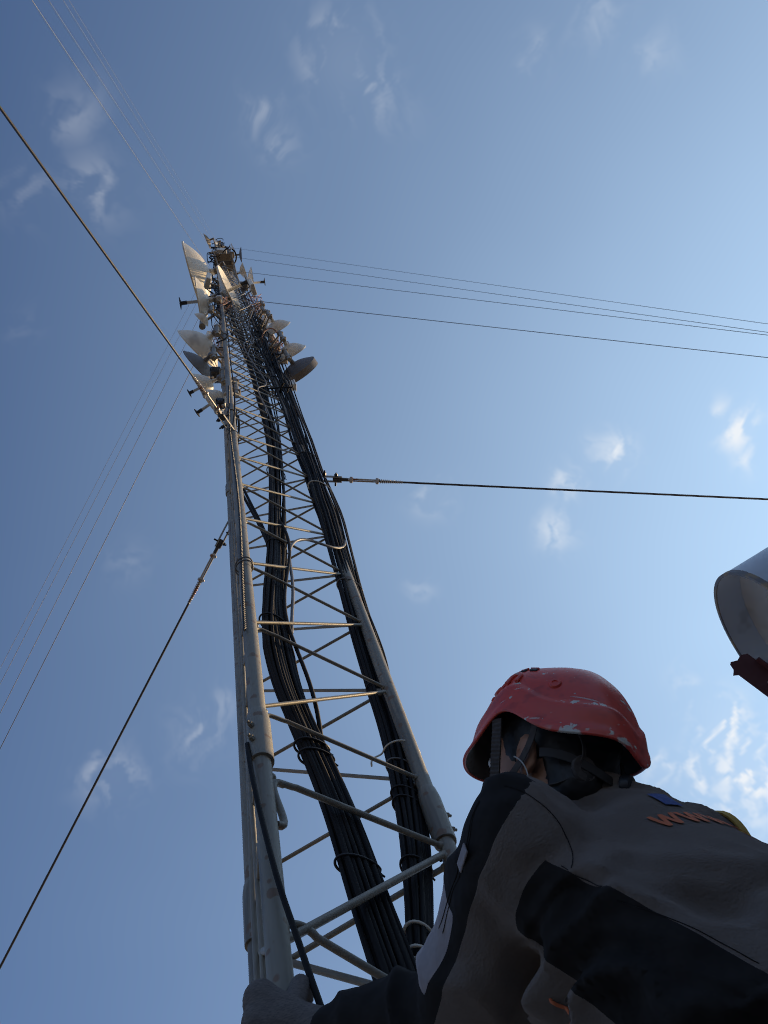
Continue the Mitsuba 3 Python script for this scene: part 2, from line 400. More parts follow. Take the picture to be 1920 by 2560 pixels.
# loose white tie with a long tail round the right leg and its cables
zc = face(1.0, 2.235, .045)
a = np.linspace(-.6, 3.5, 30)
ux = np.append(unit(AB), 0)
ring = zc + np.cos(a)[:, None] * .062 * ux + np.sin(a)[:, None] * .055 * np.append(-NB, 0) + V(0, 0, 1) * (a * .006)[:, None]
part(cb2, "zip_tie", tube(spline(np.vstack([ring, ring[-1] + V(-.03, -.005, -.03), ring[-1] + V(-.05, .0, -.07)]), 40), .0032, 7), "white_tie", True, label="pale zip tie with a long loose tail")


def strand(name, label, pts, r, m, n=60, group=None, cat="cable"):
    k = thing(name, label, cat, group)
    scene[k] = mikit.ply(tube(spline(pts, n), r, 7), m, True)
    return k


# single cables beside the bundles
strand("loose_cable", "single thick black cable leaving the middle bundle and running down its right side", [face(.39, 3.9, .0), face(.335, 3.1, .005), face(.30, 2.75, .012), face(.36, 2.45, .01), face(.405, 2.2, .02), face(.435, 2.02, .05), face(.50, 1.86, .075), face(.56, 1.72, .05), face(.565, 1.6, .04), face(.60, 1.42, .06), face(.64, 1.2, .07), face(.68, .9, .08)], .0072, "black_cable")
strand("loose_cable", "grey cable looping from the right leg across to the middle cable bundle", [face(1.04, 4.9, .0), face(1.07, 4.3, -.03), face(1.03, 3.95, -.03), face(.86, 3.82, -.03), face(.62, 3.76, -.02), face(.47, 3.62, -.01), face(.40, 3.2, .0), face(.36, 2.9, .01), face(.33, 2.7, .02)], .0068, "grey_cable", 80)
strand("loose_cable", "thin dark cable standing off the outer side of the right mast leg", [face(1.05, 6.3, .0), face(1.16, 5.9, .02), face(1.15, 5.5, .02), face(1.08, 5.1, .02), face(1.10, 4.6, .0), face(1.13, 4.0, .0), face(1.08, 3.4, .0), face(1.12, 2.9, .02), face(1.06, 2.3, .04), face(1.11, 2.02, .04), face(1.05, 1.8, .06)], .0055, "black_cable", 90)
strand("loose_cable", "thin black cables dipping together right of the middle bundle near the joint", [face(.43, 2.02, .085), face(.47, 1.93, .09), face(.53, 1.80, .085), face(.555, 1.66, .08), face(.585, 1.55, .08), face(.62, 1.40, .07), face(.66, 1.25, .07)], .0052, "black_cable", 60)
strand("loose_cable", "black cable pair swinging left of the middle bundle below the dishes", [face(.2, 6.6, .1), face(.17, 5.7, .12), face(.12, 4.9, .12), face(.16, 4.4, .1), face(.25, 4.1, .09), face(.30, 3.8, .07), face(.33, 3.5, .05)], .008, "black_cable", 70)
strand("loose_cable", "second black cable beside the pair left of the middle bundle", [face(.24, 6.4, .11), face(.22, 5.7, .13), face(.17, 5.0, .13), face(.21, 4.5, .11), face(.30, 4.15, .10), face(.34, 3.85, .08), face(.36, 3.5, .06)], .008, "black_cable", 70)
# rope of twisted wire along the near leg, and the black cable that leaves the leg at the joint
zz = np.linspace(2.45, 6.6, 700)
ax = np.array([np.append(LEG["a"], q) for q in zz]) + V(-.010, -.031, 0) + V(1, .2, 0) * (.008 * np.sin(zz * 2.1))[:, None]
rope = thing("twisted_rope", "dark twisted wire rope tied along the front of the near mast leg", "rope")
for s in (0, math.pi):
    ph = zz * 210 + s
    part(rope, "strand", tube(ax + .0032 * (np.cos(ph)[:, None] * V(1, 0, 0) + np.sin(ph)[:, None] * V(0, 1, 0)), .0030, 6), "black_plastic", True)
for q in (3.02, 3.05, 5.1):
    a = np.linspace(0, 2 * math.pi, 40)
    part(rope, "strap", tube(pt("a", q) + V(-.002, -.006, 0) + .0335 * (np.cos(a)[:, None] * V(1, 0, 0) + np.sin(a)[:, None] * V(0, 1, 0)) + V(0, 0, 1) * (.012 * np.cos(a))[:, None], .003, 6), "grey_cable", True)
strand("downlead_cable", "black taped cable slanting across the near mast leg below the sleeve joint", [pt("a", 1.86) + V(-.032, -.012, 0), pt("a", 1.74) + V(-.028, -.030, 0), pt("a", 1.6) + V(-.018, -.040, 0), pt("a", 1.45) + V(-.003, -.046, 0), pt("a", 1.3) + V(.016, -.048, 0), pt("a", 1.2) + V(.034, -.045, 0), pt("a", 1.1) + V(.052, -.04, 0), pt("a", 1.0) + V(.072, -.03, 0), pt("a", .85) + V(.095, -.01, 0)], .0064, "black_cable", 60)
gp = thing("ground_conductor", "pair of slim grey conductors running down between the two left mast legs", "conductor")
for dx, y0, r in ((.014, 1.62, .0075), (.030, 1.66, .006), (.002, 1.70, .009)):
    q = np.linspace(.2, 5.2, 80)
    part(gp, "conductor_run", tube(np.stack([dx + smooth_noise(80, .0025, 9, int(y0 * 100)) - .012, np.full(80, y0), q], 1), r, 8), "bar_paint", True)

# ------------------------------------------------------------------ dishes
DISHES = [  # name, centre, pointing, diameter, depth, tilt, paint, feed length, drum, label
    ((-0.541, 1.327, 20.0), (-0.977, 0.215), 1.51, .25, 0, "cream_paint", .0, 0, "largest cream dish at the upper left of the mast, seen from behind in sunlight"),
    ((-0.304, 1.261, 13.5), (-0.996, 0.088), .72, .20, 0, "cream_paint", .30, 0, "narrow sunlit cream dish below the largest one, with a black tipped feed pointing left"),
    ((-0.264, 1.413, 9.6), (-0.733, 0.681), .57, .30, 0, "cream_paint", .0, 0, "wide cream dish at mid left above the dark grey one"),
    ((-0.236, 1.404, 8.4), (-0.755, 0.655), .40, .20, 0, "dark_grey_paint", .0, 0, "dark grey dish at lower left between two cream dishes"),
    ((-0.211, 1.456, 7.6), (-0.904, 0.429), .27, .42, 0, "cream_paint", .12, 0, "cream dish second lowest on the left, shaded, with a small black feed"),
    ((-0.118, 1.477, 7.0), (-0.850, 0.527), .26, .50, 0, "cream_paint", .15, 0, "lowest cream dish on the left, brightly lit, with a big black disc feed"),
    ((-0.249, 1.311, 11.5), (-0.718, 0.696), .23, .35, 0, "cream_paint", .0, 0, "small cream dish peeping out left under the black tipped feed"),
    ((-0.305, 0.913, 32.0), (-0.931, 0.364), .55, .20, 0, "brown_steel", .0, 0, "small brownish dish at the very top left of the mast"),
    ((-0.02, 1.00, 33.0), (-0.95, 0.30), .34, .20, 0, "white_paint", .12, 0, "slim white dish at the mast top beside the brownish one"),
    ((0.176, 1.227, 15.0), (0.911, -0.413), .86, .13, -5, "cream_paint", .36, 0, "slender cream dish in front of the mast centre with its feed pointing right"),
    ((0.805, 1.555, 21.0), (0.997, -0.073), .72, .16, 0, "cream_paint", .30, 0, "upright cream dish on the upper right with a feed horn sticking out right"),
    ((0.732, 1.468, 24.0), (0.964, -0.265), .47, .30, 0, "cream_paint", .0, 0, "tan dish just above the upright one on the right"),
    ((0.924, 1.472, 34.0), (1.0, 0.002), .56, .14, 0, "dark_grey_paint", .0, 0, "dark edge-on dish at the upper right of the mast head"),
    ((0.721, 1.357, 38.0), (0.903, -0.430), .45, .12, 0, "white_paint", .0, 0, "thin white edge-on dish at the right of the mast head"),
    ((0.751, 1.691, 15.5), (0.022, 1.0), .24, .32, 0, "white_paint", .0, 0, "upper of two small white dishes beside the pink cords"),
    ((0.698, 1.600, 13.5), (0.187, 0.982), .28, .32, 0, "white_paint", .0, 0, "lower of two small white dishes beside the pink cords"),
    ((0.772, 1.516, 12.0), (0.478, 0.878), .39, .30, 0, "cream_paint", .0, 0, "cream dish on the right behind two round cable loops"),
    ((0.808, 1.580, 10.2), (0.459, 0.888), .38, .30, 0, "cream_paint", .0, 0, "cream dish at lower right just above the dark drum dish"),
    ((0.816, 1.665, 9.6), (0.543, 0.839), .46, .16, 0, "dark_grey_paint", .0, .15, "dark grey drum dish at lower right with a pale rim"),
]


def dish(c, ax2, D, depth, tilt, paint, feed, drum, label, side=""):
    c, R = np.array(c, float), D / 2
    w = unit(np.append(np.array(ax2), math.tan(math.radians(tilt))))
    k = thing("microwave_dish", label, "dish antenna", "dish antennas on the mast")
    d, t = depth * D, .012 * D + .004
    q = np.linspace(0, 1, 14)
    outer = [(R * x, -d * (1 - x ** 2.1)) for x in q]
    e0 = drum * D
    rim = [(R + .018 * D, .0), (R + .018 * D, .022 * D + e0), (R - .004 * D, .022 * D + e0)]
    inner = [(max(R * x - t * .6, 0), -d * (1 - x ** 2.1) + t) for x in q[::-1]]
    part(k, "reflector", lathe(outer + rim + inner, c, w, 56), paint, 40)
    apex = c - w * d
    mast_xy = MID + unit((c - w * (d + .1))[:2] - MID) * .33 if np.linalg.norm((c - w * d)[:2] - MID) > .3 else MID
    back = apex - w * (.05 + .06 * D)
    part(k, "hub", lathe([(0, -.0), (.07 * D, .0), (.06 * D, -.02), (.04 * D, -.05 - .06 * D), (0, -.05 - .06 * D)], apex + w * .25 * d * .1, w, 24), paint, 40)
    pole = back - w * .045
    leg = min(LEG, key=lambda L: np.linalg.norm(LEG[L] - pole[:2]))
    part(k, "mount_pipe", tube([pole + V(0, 0, -.3 - .15 * D), pole + V(0, 0, .3 + .2 * D)], .024, 12), "mast_paint", 40)
    for s in (-1, 1):
        z = s * (.2 + .08 * D)
        part(k, "bracket", join(rod(pole + V(0, 0, z), np.append(LEG[leg], pole[2] + z), .011, 8), box((.07, .05, .04), pole + V(0, 0, z), None, .006)), "brown_steel", 30)
    part(k, "clamp_block", box((.03 + .05 * D, .03 + .06 * D, .08 + .08 * D), pole + w * .04, np.array([w, unit(np.cross(V(0, 0, 1), w)), V(0, 0, 1)]), .01), "dark_grey_paint", 30)
    if D > .6:
        part(k, "radio_unit", box((.06 + .03 * D, .08 + .08 * D, .10 + .1 * D), pole - w * .02 + V(.0, 0, -.12 - .05 * D), np.array([w, unit(np.cross(V(0, 0, 1), w)), V(0, 0, 1)]), .015), "feed_grey" if D > .6 else "black_plastic", 30)
    if feed:
        base = c - w * d * .9
        part(k, "feed_tube", lathe([(0, 0), (.028 * D + .005, 0), (.028 * D + .005, d * .9 + feed * .62), (0, d * .9 + feed * .62)], base, w, 20), "feed_grey", 40)
        f = c + w * feed * .62
        part(k, "feed_horn", lathe([(0, 0), (.034 * D + .006, 0), (.034 * D + .006, feed * .28), (.12 * D + .008, feed * .33), (.12 * D + .008, feed * .36), (0, feed * .37)], f, w, 28), "black_plastic", 40)
    return k


for row in DISHES:
    dish(*row)

# ------------------------------------------------------------------ other things on the mast
def on_mast(name, label, cat, mesh, m, smooth=30, group=None):
    k = thing(name, label, cat, group)
    scene[k] = mikit.ply(mesh, m, smooth)
    return k


k = thing("mount_pipe", "greenish grey upright pipe left of the near mast leg between the cream dishes", "pipe")
part(k, "pipe", tube([V(-.255, 1.46, 12.0), V(-.255, 1.46, 15.6)], .045, 20), "mast_paint", 40)
for z in (12.5, 14.8):
    part(k, "bracket", rod(V(-.255, 1.46, z), V(.03, 1.30, z), .018, 8), "brown_steel", 40)
k = thing("equipment_platform", "brown steel equipment platform fixed across the mast below the top", "platform")
for (x0, y0, x1, y1, z) in ((-.06, 1.005, .38, 1.20, 24.1), (-.02, 1.30, .43, 1.46, 24.0)):
    part(k, "plate", box((x1 - x0, y1 - y0, .05), ((x0 + x1) / 2, (y0 + y1) / 2, z), chamfer=.008), "brown_steel", 30)
part(k, "deck", box((.44, .12, .03), (.18, 1.25, 24.2)), "dark_grey_paint", 30)
for x in (-.05, .40):
    part(k, "side_rail", box((.05, .46, .09), (x, 1.24, 24.14), chamfer=.006), "brown_steel", 30)
for y in (1.03, 1.44):
    part(k, "strut", rod(V(-.05, y, 24.05), V(.03, 1.30, 23.2), .018), "brown_steel", 30)
    part(k, "strut", rod(V(.40, y, 24.05), V(.50, 1.61, 23.2), .018), "brown_steel", 30)
k = thing("panel_antenna", "small cream panel antenna with white edge at lower right under the dark drum dish", "panel antenna")
part(k, "panel", box((.16, .07, .26), (.635, 1.69, 8.75), chamfer=.012), "cream_paint", 30)
part(k, "rim", box((.012, .08, .27), (.718, 1.69, 8.75), chamfer=.003), "white_paint", 30)
part(k, "bracket", rod(V(.51, 1.62, 8.75), V(.60, 1.68, 8.75), .014), "brown_steel", 30)
for lab, c, s_, yaw in (("upright cream panel antenna at the left of the mast above the narrow dish", (-.20, 1.22, 17.2), (.10, .22, 1.5), .35), ("upright cream panel antenna on the right beside the upright dish", (.70, 1.46, 18.6), (.09, .24, 1.4), -.25),
                       ("slim white panel antenna facing the camera at the mast head", (.16, 1.08, 28.0), (.30, .10, 1.8), .1), ("pale panel antenna behind the wide mid left dish", (-.20, 1.62, 11.6), (.08, .20, .9), .5), ("pale panel antenna on the far right above the cream dishes", (.72, 1.70, 13.0), (.08, .22, .9), -.5)):
    k = thing("panel_antenna", lab, "panel antenna", "panel antennas on the mast")
    ax3 = np.array([[math.cos(yaw), math.sin(yaw), 0], [-math.sin(yaw), math.cos(yaw), 0], [0, 0, 1]])
    part(k, "panel", box(s_, c, ax3, .02), "cream_paint", 30)
    part(k, "end_cap", box((s_[0] * .92, s_[1] * .92, .03), (c[0], c[1], c[2] - s_[2] / 2 - .012), ax3, .008), "feed_grey", 30)
    for dz in (-.35, .35):
        part(k, "bracket", rod(np.array(c) + V(0, 0, dz * s_[2]), np.append(LEG[min(LEG, key=lambda L: np.linalg.norm(LEG[L] - np.array(c)[:2]))], c[2] + dz * s_[2]), .014), "brown_steel", 30)
BOXES = [("brown outdoor radio unit between the two loops of cable on the right", (.64, 1.63, 10.9), (.16, .11, .22), "brown_steel"), ("dark radio unit behind the cream dish at lower right", (.70, 1.66, 10.35), (.14, .12, .20), "dark_grey_paint"),
         ("black radio unit clamped beside the near leg above the bright lowest left dish", (-.08, 1.42, 8.0), (.10, .12, .2), "black_plastic"), ("dark junction box under the lowest left dishes", (-.045, 1.43, 6.75), (.07, .07, .13), "black_plastic"),
         ("dark box inside the mast below the platform", (.08, 1.40, 18.5), (.2, .2, .5), "dark_grey_paint"), ("brown cabinet inside the mast near its centre dish", (.05, 1.42, 14.5), (.18, .2, .5), "brown_steel"),
         ("dark cabinet inside the upper mast head", (.16, 1.35, 29.0), (.3, .3, .6), "dark_grey_paint"), ("brown box on the right of the mast head", (.50, 1.30, 30.0), (.16, .2, .4), "brown_steel"),
         ("grey box behind the tan right dish", (.56, 1.52, 19.5), (.16, .16, .4), "dark_grey_paint")]
for lab, c, s, m in BOXES:
    k = thing("radio_unit", lab, "radio unit", "radio units on the mast")
    part(k, "case", box(s, c, chamfer=.012), m, 30)
    part(k, "cooling_fin", join([box((s[0] * .06, s[1] + .02, s[2] * .8), (c[0] + s[0] * (f - .5) * .9, c[1], c[2])) for f in np.linspace(0, 1, 6)]), m, 30)
    part(k, "connector", join([rod(V(c[0] + s[0] * f, c[1], c[2] - s[2] / 2), V(c[0] + s[0] * f, c[1], c[2] - s[2] / 2 - .04), .012) for f in (-.25, .25)]), "galvanised", 30)
# small whips and clamps on the mast head
for lab, a_, b_, r in (("slim black whip antenna at the mast tip", (.10, 1.16, 36), (.09, 1.06, 37.6), .022), ("short black whip antenna right of the mast tip", (.22, 1.22, 36), (.27, 1.12, 37.2), .035),
                       ("black stub antenna left of the mast head", (-.02, 1.16, 32.5), (-.17, 1.14, 32.6), .03), ("pale mast head tube on the left", (.03, 1.29, 28), (-.04, 1.02, 34.0), .03)):
    k = thing("whip_antenna", lab, "antenna", "small antennas on the mast head")
    part(k, "rod", rod(V(*a_), V(*b_), r, 10), "black_plastic" if "black" in lab else "mast_paint", 40)
    q = V(*b_)
    for f in (.35, .7):
        c = V(*a_) + (q - V(*a_)) * f
        part(k, "element", rod(c + V(-.10, .03, 0), c + V(.10, -.03, 0), r * .5), "black_plastic", 40)
# loops and tangles of jumper cable
a = np.linspace(.3, 6.0, 50)
def loop(label, c, rx, rz, ph, m, r, u=V(.8, -.2, .3), v=V(.1, .75, -.6)):
    k = thing("jumper_cable", label, "cable", "jumper cables on the mast")
    scene[k] = mikit.ply(tube(np.array(c) + rx * np.cos(a + ph)[:, None] * unit(u) + rz * np.sin(a + ph)[:, None] * unit(v), r, 7), m, True)


loop("round pale orange cable loop in front of the cream dish on the right", (.62, 1.53, 11.2), .115, .14, 2.0, "copper_cord", .0085)
loop("round grey cable loop just left of the orange one", (.49, 1.60, 11.0), .07, .11, 1.0, "grey_cable", .0085)
loop("wide black cable arc at the right of the equipment platform", (.36, 1.19, 26.0), .22, .30, -1.2, "black_cable", .022)
loop("thin black loop sticking up at the mast tip", (.12, 1.05, 37.0), .20, .12, 0.5, "black_cable", .014)
r_ = np.random.default_rng(31)
TAN = [("pink cords tangled at the right under the upright dish", 7, (.66, 1.60, 16.2), (.16, .12, 1.2), "copper_cord", .0075), ("reddish cords hanging by the brown radio unit", 6, (.68, 1.60, 10.9), (.14, .10, .5), "copper_cord", .0055),
       ("orange jumper cable under the centre dish", 3, (.08, 1.30, 13.4), (.10, .08, .9), "copper_cord", .0085), ("rusty cords behind the wide cream dish", 5, (-.06, 1.40, 9.6), (.08, .08, .9), "copper_cord", .005),
       ("grey jumper tangle inside the mast below the centre dish", 3, (.25, 1.50, 10.5), (.20, .16, 2.2), "grey_cable", .006), ("grey jumper tangle inside the upper mast", 3, (.30, 1.45, 15.0), (.22, .18, 3.0), "grey_cable", .009),
       ("black jumper tangle along the right leg of the mast", 12, (.52, 1.60, 11.5), (.14, .12, 4.0), "black_cable", .009), ("black jumper tangle at the mast head", 9, (.20, 1.30, 31.0), (.34, .25, 3.5), "black_cable", .014),
       ("pale jumper tangle left of the mast head", 4, (.0, 1.20, 30.0), (.12, .14, 3.0), "grey_cable", .012), ("thin grey cords hanging in the mast head under the platform", 3, (.22, 1.32, 21.0), (.22, .22, 2.0), "grey_cable", .009), ("dark brackets and cords between the left dishes", 8, (-.12, 1.30, 16.0), (.16, .16, 3.5), "black_cable", .012), ("black cords hanging down the mast head at the left", 7, (-.05, 1.18, 26.0), (.2, .2, 3.0), "black_cable", .014), ("black jumper tangle by the near leg beside the dishes", 9, (.0, 1.36, 13.0), (.14, .12, 4.0), "black_cable", .008)]
for lab, cnt, c, s, m, r in TAN:
    k = thing("jumper_cable", lab, "cable", "jumper cables on the mast")
    for i in range(cnt):
        p = np.array(c) + r_.uniform(-1, 1, (6, 3)) * np.array(s)
        p = p[np.argsort(p[:, 2])]
        q = np.linspace(0, 1, 44)
        part(k, "cord", tube(PchipInterpolator(np.linspace(0, 1, 6), p)(q) + np.stack([smooth_noise(44, .012, 6, int(r_.integers(1e6))) for _ in range(3)], 1), r * r_.uniform(.7, 1.1), 6), m, True)
strand("jumper_cable", "pale grey cable wriggling down the front face of the mast below the dishes", [face(.45, 14.5, -.02), face(.55, 12.2, -.03), face(.62, 10.6, -.03), face(.42, 9.9, -.03), face(.50, 8.8, -.03), face(.62, 8.3, -.03), face(.66, 7.7, -.03), face(.50, 7.35, -.03), face(.52, 6.9, -.02), face(.62, 6.5, .0), face(.72, 5.9, .02)], .0062, "grey_cable", 110, "jumper cables on the mast")
strand("jumper_cable", "thin black cable following the right side of the near leg past the lowest dishes", [pt("a", 13) + V(.04, -.02, 0), pt("a", 11) + V(.032, -.03, 0), pt("a", 9) + V(.036, -.03, 0), pt("a", 7.5) + V(.033, -.025, 0), pt("a", 6.2) + V(.034, -.03, 0), pt("a", 5.2) + V(.0, -.04, 0)], .0055, "black_cable", 80, "jumper cables on the mast")

# ------------------------------------------------------------------ the drum at the right edge
DC, DA, DR = V(2.243, 1.760, 2.795), unit(V(.896, -.434, .096)), .395
dk = thing("drum_antenna", "large pale grey metal drum with open mouth at the right edge of the view", "drum antenna")
mat("drum_paint", proc(lambda p, n, uv: mix(mix((.44, .485, .53), (.51, .555, .60), fbm(p.x * 5, p.y * 5, p.z * 5, 3)), (.26, .27, .27), .5 * smoothstep(.60, .78, fbm(p.x * 9, p.y * 9, p.z * 4, 3)))), .4)
mat("drum_rim", proc(lambda p, n, uv: mix((.16, .15, .15), (.30, .22, .13), smoothstep(.45, .62, fbm(p.x * 11, p.y * 11, p.z * 11, 3)))), .6)
mat("dark_red_paint", proc(lambda p, n, uv: mix((.075, .026, .032), (.11, .04, .045), fbm(p.x * 12, p.y * 12, p.z * 12, 3))), .5)
part(dk, "shroud", lathe([(DR, .0), (DR, .62), (DR - .06, .70), (0, .78), (0, .76), (DR - .065, .68), (DR - .008, .60), (DR - .008, .0), (DR, 0)], DC, DA, 96), "drum_paint", 30)
part(dk, "reflector", lathe([(DR - .009, .135), (DR * .75, .20), (DR * .5, .25), (DR * .2, .285), (0, .29), (0, .30), (DR * .5, .26), (DR - .009, .145)], DC, DA, 96), "drum_paint", 40)
th = np.linspace(0, 2 * math.pi, 97)
u_, b_, w_ = basis(DA)
part(dk, "rim_band", lathe([(DR - .011, -.002), (DR + .003, -.003), (DR + .003, .020), (DR + .0005, .022), (DR + .0005, .001), (DR - .011, .004), (DR - .011, -.002)], DC, DA, 96), "drum_rim", 30)
# dark red channel under the mouth, its end torn
c0, c1 = V(2.050, 1.782, 2.822), V(2.54, 2.126, 2.267)
dirc = unit(c1 - c0)
tow = unit(DA - dirc * (DA @ dirc))
nor = np.cross(dirc, tow)
L_ = np.linalg.norm(c1 - c0)
poly = [(0, -.02), (.016, .004), (.012, .03), (.03, .055), (L_, .055), (L_, -.045), (.055, -.045), (.04, -.062), (.028, -.04), (.004, -.03)]
m = trimesh.creation.extrude_polygon(__import__("shapely").Polygon(poly), .006, engine="earcut")
m.vertices = c0 + m.vertices[:, :1] * dirc + m.vertices[:, 1:2] * tow + m.vertices[:, 2:] * nor
fl = box((L_ - .07, .006, .05), c0 + dirc * (L_ / 2 + .035) + tow * .052 + nor * .028, np.array([dirc, tow, nor]))
ch = part(dk, "channel", join(m, fl), "dark_red_paint", 30, label="dark red steel channel with a torn end")
part(ch, "rivet", bolt(c0 + dirc * .16 + tow * .006 - nor * .0, -nor, .010, .012), "feed_grey", 30)
part(dk, "support_arm", rod(V(3.22, 1.9, 2.3), c1, .03, 12), "mast_paint", 40)
part(dk, "support_arm", rod(V(3.22, 1.5, 2.82), DC + DA * .72, .05, 12), "mast_paint", 40)

# ------------------------------------------------------------------ figures from distance fields
def capsule(p, a, b, ra, rb):
    a, b = np.asarray(a, float), np.asarray(b, float)
    ab = b - a
    t = np.clip(((p - a) @ ab) / (ab @ ab), 0, 1)
    return np.linalg.norm(p - a - t[:, None] * ab, axis=1) - (ra + (rb - ra) * t)


def ellipsoid(p, c, axes, r):
    q = (p - np.asarray(c)) @ np.array(axes).T
    k0, k1 = np.linalg.norm(q / r, axis=1), np.linalg.norm(q / np.square(r), axis=1)
    return k0 * (k0 - 1) / np.maximum(k1, 1e-9)


def smin(a, b, k):
    h = np.clip(.5 + .5 * (b - a) / k, 0, 1)
    return b + (a - b) * h - k * h * (1 - h)


def nets(f, lo, hi, h):
    """Surface nets of the distance field f at step h, its vertices drawn onto the surface; (vertices, triangles)."""
    from scipy.ndimage import map_coordinates
    lo, hi = np.array(lo, float), np.array(hi, float)
    n = np.ceil((hi - lo) / h).astype(int) + 1
    H = 4 * h
    nc = np.ceil((hi - lo) / H).astype(int) + 2
    gc = np.stack(np.meshgrid(*[np.arange(k) for k in nc], indexing="ij"), -1).reshape(-1, 3)
    fc = f(lo + gc * H).reshape(nc)
    gi = np.stack(np.meshgrid(*[np.arange(k) for k in n], indexing="ij"), -1).reshape(-1, 3)
    d = map_coordinates(fc, (gi / 4.0).T, order=1)
    near = np.abs(d) < 2.5 * H
    d[near] = f(lo + gi[near] * h)
    d = d.reshape(n)
    s = d < 0
    cnt = sum(s[a:n[0] - 1 + a, b:n[1] - 1 + b, c:n[2] - 1 + c].astype(int) for a in (0, 1) for b in (0, 1) for c in (0, 1))
    cell = np.argwhere((cnt > 0) & (cnt < 8))
    idx = -np.ones(n, int)
    idx[tuple(cell.T)] = np.arange(len(cell))
    v = lo + (cell + .5) * h
    fs = []
    for ax in range(3):
        e = np.zeros(3, int)
        e[ax] = 1
        a = s[tuple(slice(0, n[k] - e[k]) for k in range(3))]
        b = s[tuple(slice(e[k], n[k]) for k in range(3))]
        p = np.argwhere(a != b)
        o1, o2 = (ax + 1) % 3, (ax + 2) % 3
        p = p[(p[:, o1] > 0) & (p[:, o2] > 0)]
        flip = a[tuple(p.T)]
        d1, d2 = np.zeros(3, int), np.zeros(3, int)
        d1[o1] = d2[o2] = 1
        q = np.stack([idx[tuple((p - d1 - d2).T)], idx[tuple((p - d2).T)], idx[tuple(p.T)], idx[tuple((p - d1).T)]], 1)
        q = np.where(flip[:, None], q, q[:, ::-1])
        q = q[(q >= 0).all(1)]
        fs += [q[:, [0, 1, 2]], q[:, [0, 2, 3]]]
    fs = np.vstack(fs)
    for _ in range(3):
        g = grad(f, v)
        dv = f(v)
        v = v - np.clip(dv, -h, h)[:, None] * g
    return v, fs


def grad(f, v, e=1.5e-3):
    g = np.stack([f(v + e * np.eye(3)[k]) - f(v - e * np.eye(3)[k]) for k in range(3)], 1)
    return g / (np.linalg.norm(g, axis=1, keepdims=True) + 1e-9)


def normals(v, f):
    n = np.zeros_like(v)
    fn = np.cross(v[f[:, 1]] - v[f[:, 0]], v[f[:, 2]] - v[f[:, 0]])
    for k in range(3):
        np.add.at(n, f[:, k], fn)
    return n / (np.linalg.norm(n, axis=1, keepdims=True) + 1e-12)


def split(v, f, n, s):
    """The mesh cut along s = 0 (s: one number per vertex); the two sides as (v, f, n, index of s kept)."""
    out = []
    for sg in (1, -1):
        t = s * sg
        pos = t > 0
        c = pos[f].sum(1)
        keep = [f[c == 3]]
        nv, nn, base = [v], [n], len(v)
        for k in (1, 2):
            tri = f[c == k]
            if not len(tri):
                continue
            odd = pos[tri] if k == 1 else ~pos[tri]
            j = odd.argmax(1)
            tri = np.stack([tri[np.arange(len(tri)), (j + i) % 3] for i in range(3)], 1)
            a, b, cc = tri.T
            cut = []
            for q in (b, cc):
                w = (t[a] / (t[a] - t[q]))[:, None]
                nv.append(v[a] + (v[q] - v[a]) * w)
                nn.append(n[a] + (n[q] - n[a]) * w)
                cut.append(base + np.arange(len(tri)))
                base += len(tri)
            if k == 1:
                keep.append(np.stack([a, cut[0], cut[1]], 1))
            else:
                keep += [np.stack([cut[0], b, cc], 1), np.stack([cut[0], cc, cut[1]], 1)]
        V_, F_, N_ = np.vstack(nv), np.vstack(keep), np.vstack(nn)
        u, inv = np.unique(F_, return_inverse=True)
        out.append((V_[u], inv.reshape(-1, 3), N_[u] / np.linalg.norm(N_[u], axis=1, keepdims=True), u))
    return out


def put_n(parent, name, v, f, n, bsdf, label=None):
    key = numbered(f"{parent}__{name}")
    path = meshkit.write_ply((v, f), False, normals=n)
    scene[key] = {"type": "ply", "filename": path, "face_normals": False, "bsdf": {"type": "ref", "id": bsdf}}
    if label:
        labels[key] = {"label": label}
    return key


# ------------------------------------------------------------------ the worker
mat("skin", proc(lambda p, n, uv: mix((.33, .165, .10), (.43, .225, .145), fbm(p.x * 30, p.y * 30, p.z * 30, 3))), .5)
mat("hair", (.014, .012, .011), .55)
scene["cloth_grey"] = {"type": "twosided", "bsdf": {"type": "bumpmap", "tex": proc(lambda p, n, uv: fbm(p.x * 420, p.y * 420, p.z * 420, 2) * .0014, 4e-4), "scale": 1.0,
                       "bsdf": {"type": "principled", "base_color": proc(lambda p, n, uv: mix((.135, .112, .099), (.18, .153, .138), fbm(p.x * 18, p.y * 18, p.z * 18, 4) * .6 + .4 * noise(p.x * 500, p.y * 500, p.z * 500))), "roughness": .9, "specular": .15}}}
mat("cloth_black", proc(lambda p, n, uv: mix((.016, .0145, .014), (.028, .026, .026), fbm(p.x * 60, p.y * 60, p.z * 60, 3))), .9, 0, .15)
mat("cloth_light", proc(lambda p, n, uv: mix((.26, .235, .24), (.32, .29, .295), fbm(p.x * 150, p.y * 150, p.z * 150, 2))), .85, 0, .2)
scene["knit"] = {"type": "twosided", "bsdf": {"type": "bumpmap", "tex": proc(lambda p, n, uv: (dr.sin(p.z * 1900 + 3 * noise(p.x * 60, p.y * 60, p.z * 60)) * dr.sin(p.x * 1500 + p.y * 700) * .0005 + fbm(p.x * 350, p.y * 350, p.z * 350, 2) * .0016), 4e-4), "scale": 1.0,
                 "bsdf": {"type": "principled", "base_color": proc(lambda p, n, uv: mix((.10, .092, .09), (.22, .20, .19), fbm(p.x * 240, p.y * 240, p.z * 500, 2))), "roughness": .95, "specular": .1}}}
mat("orange_print", (.52, .13, .05), .7)
mat("blue_print", (.03, .06, .22), .7)
mat("yellow_webbing", (.42, .27, .06), .8)

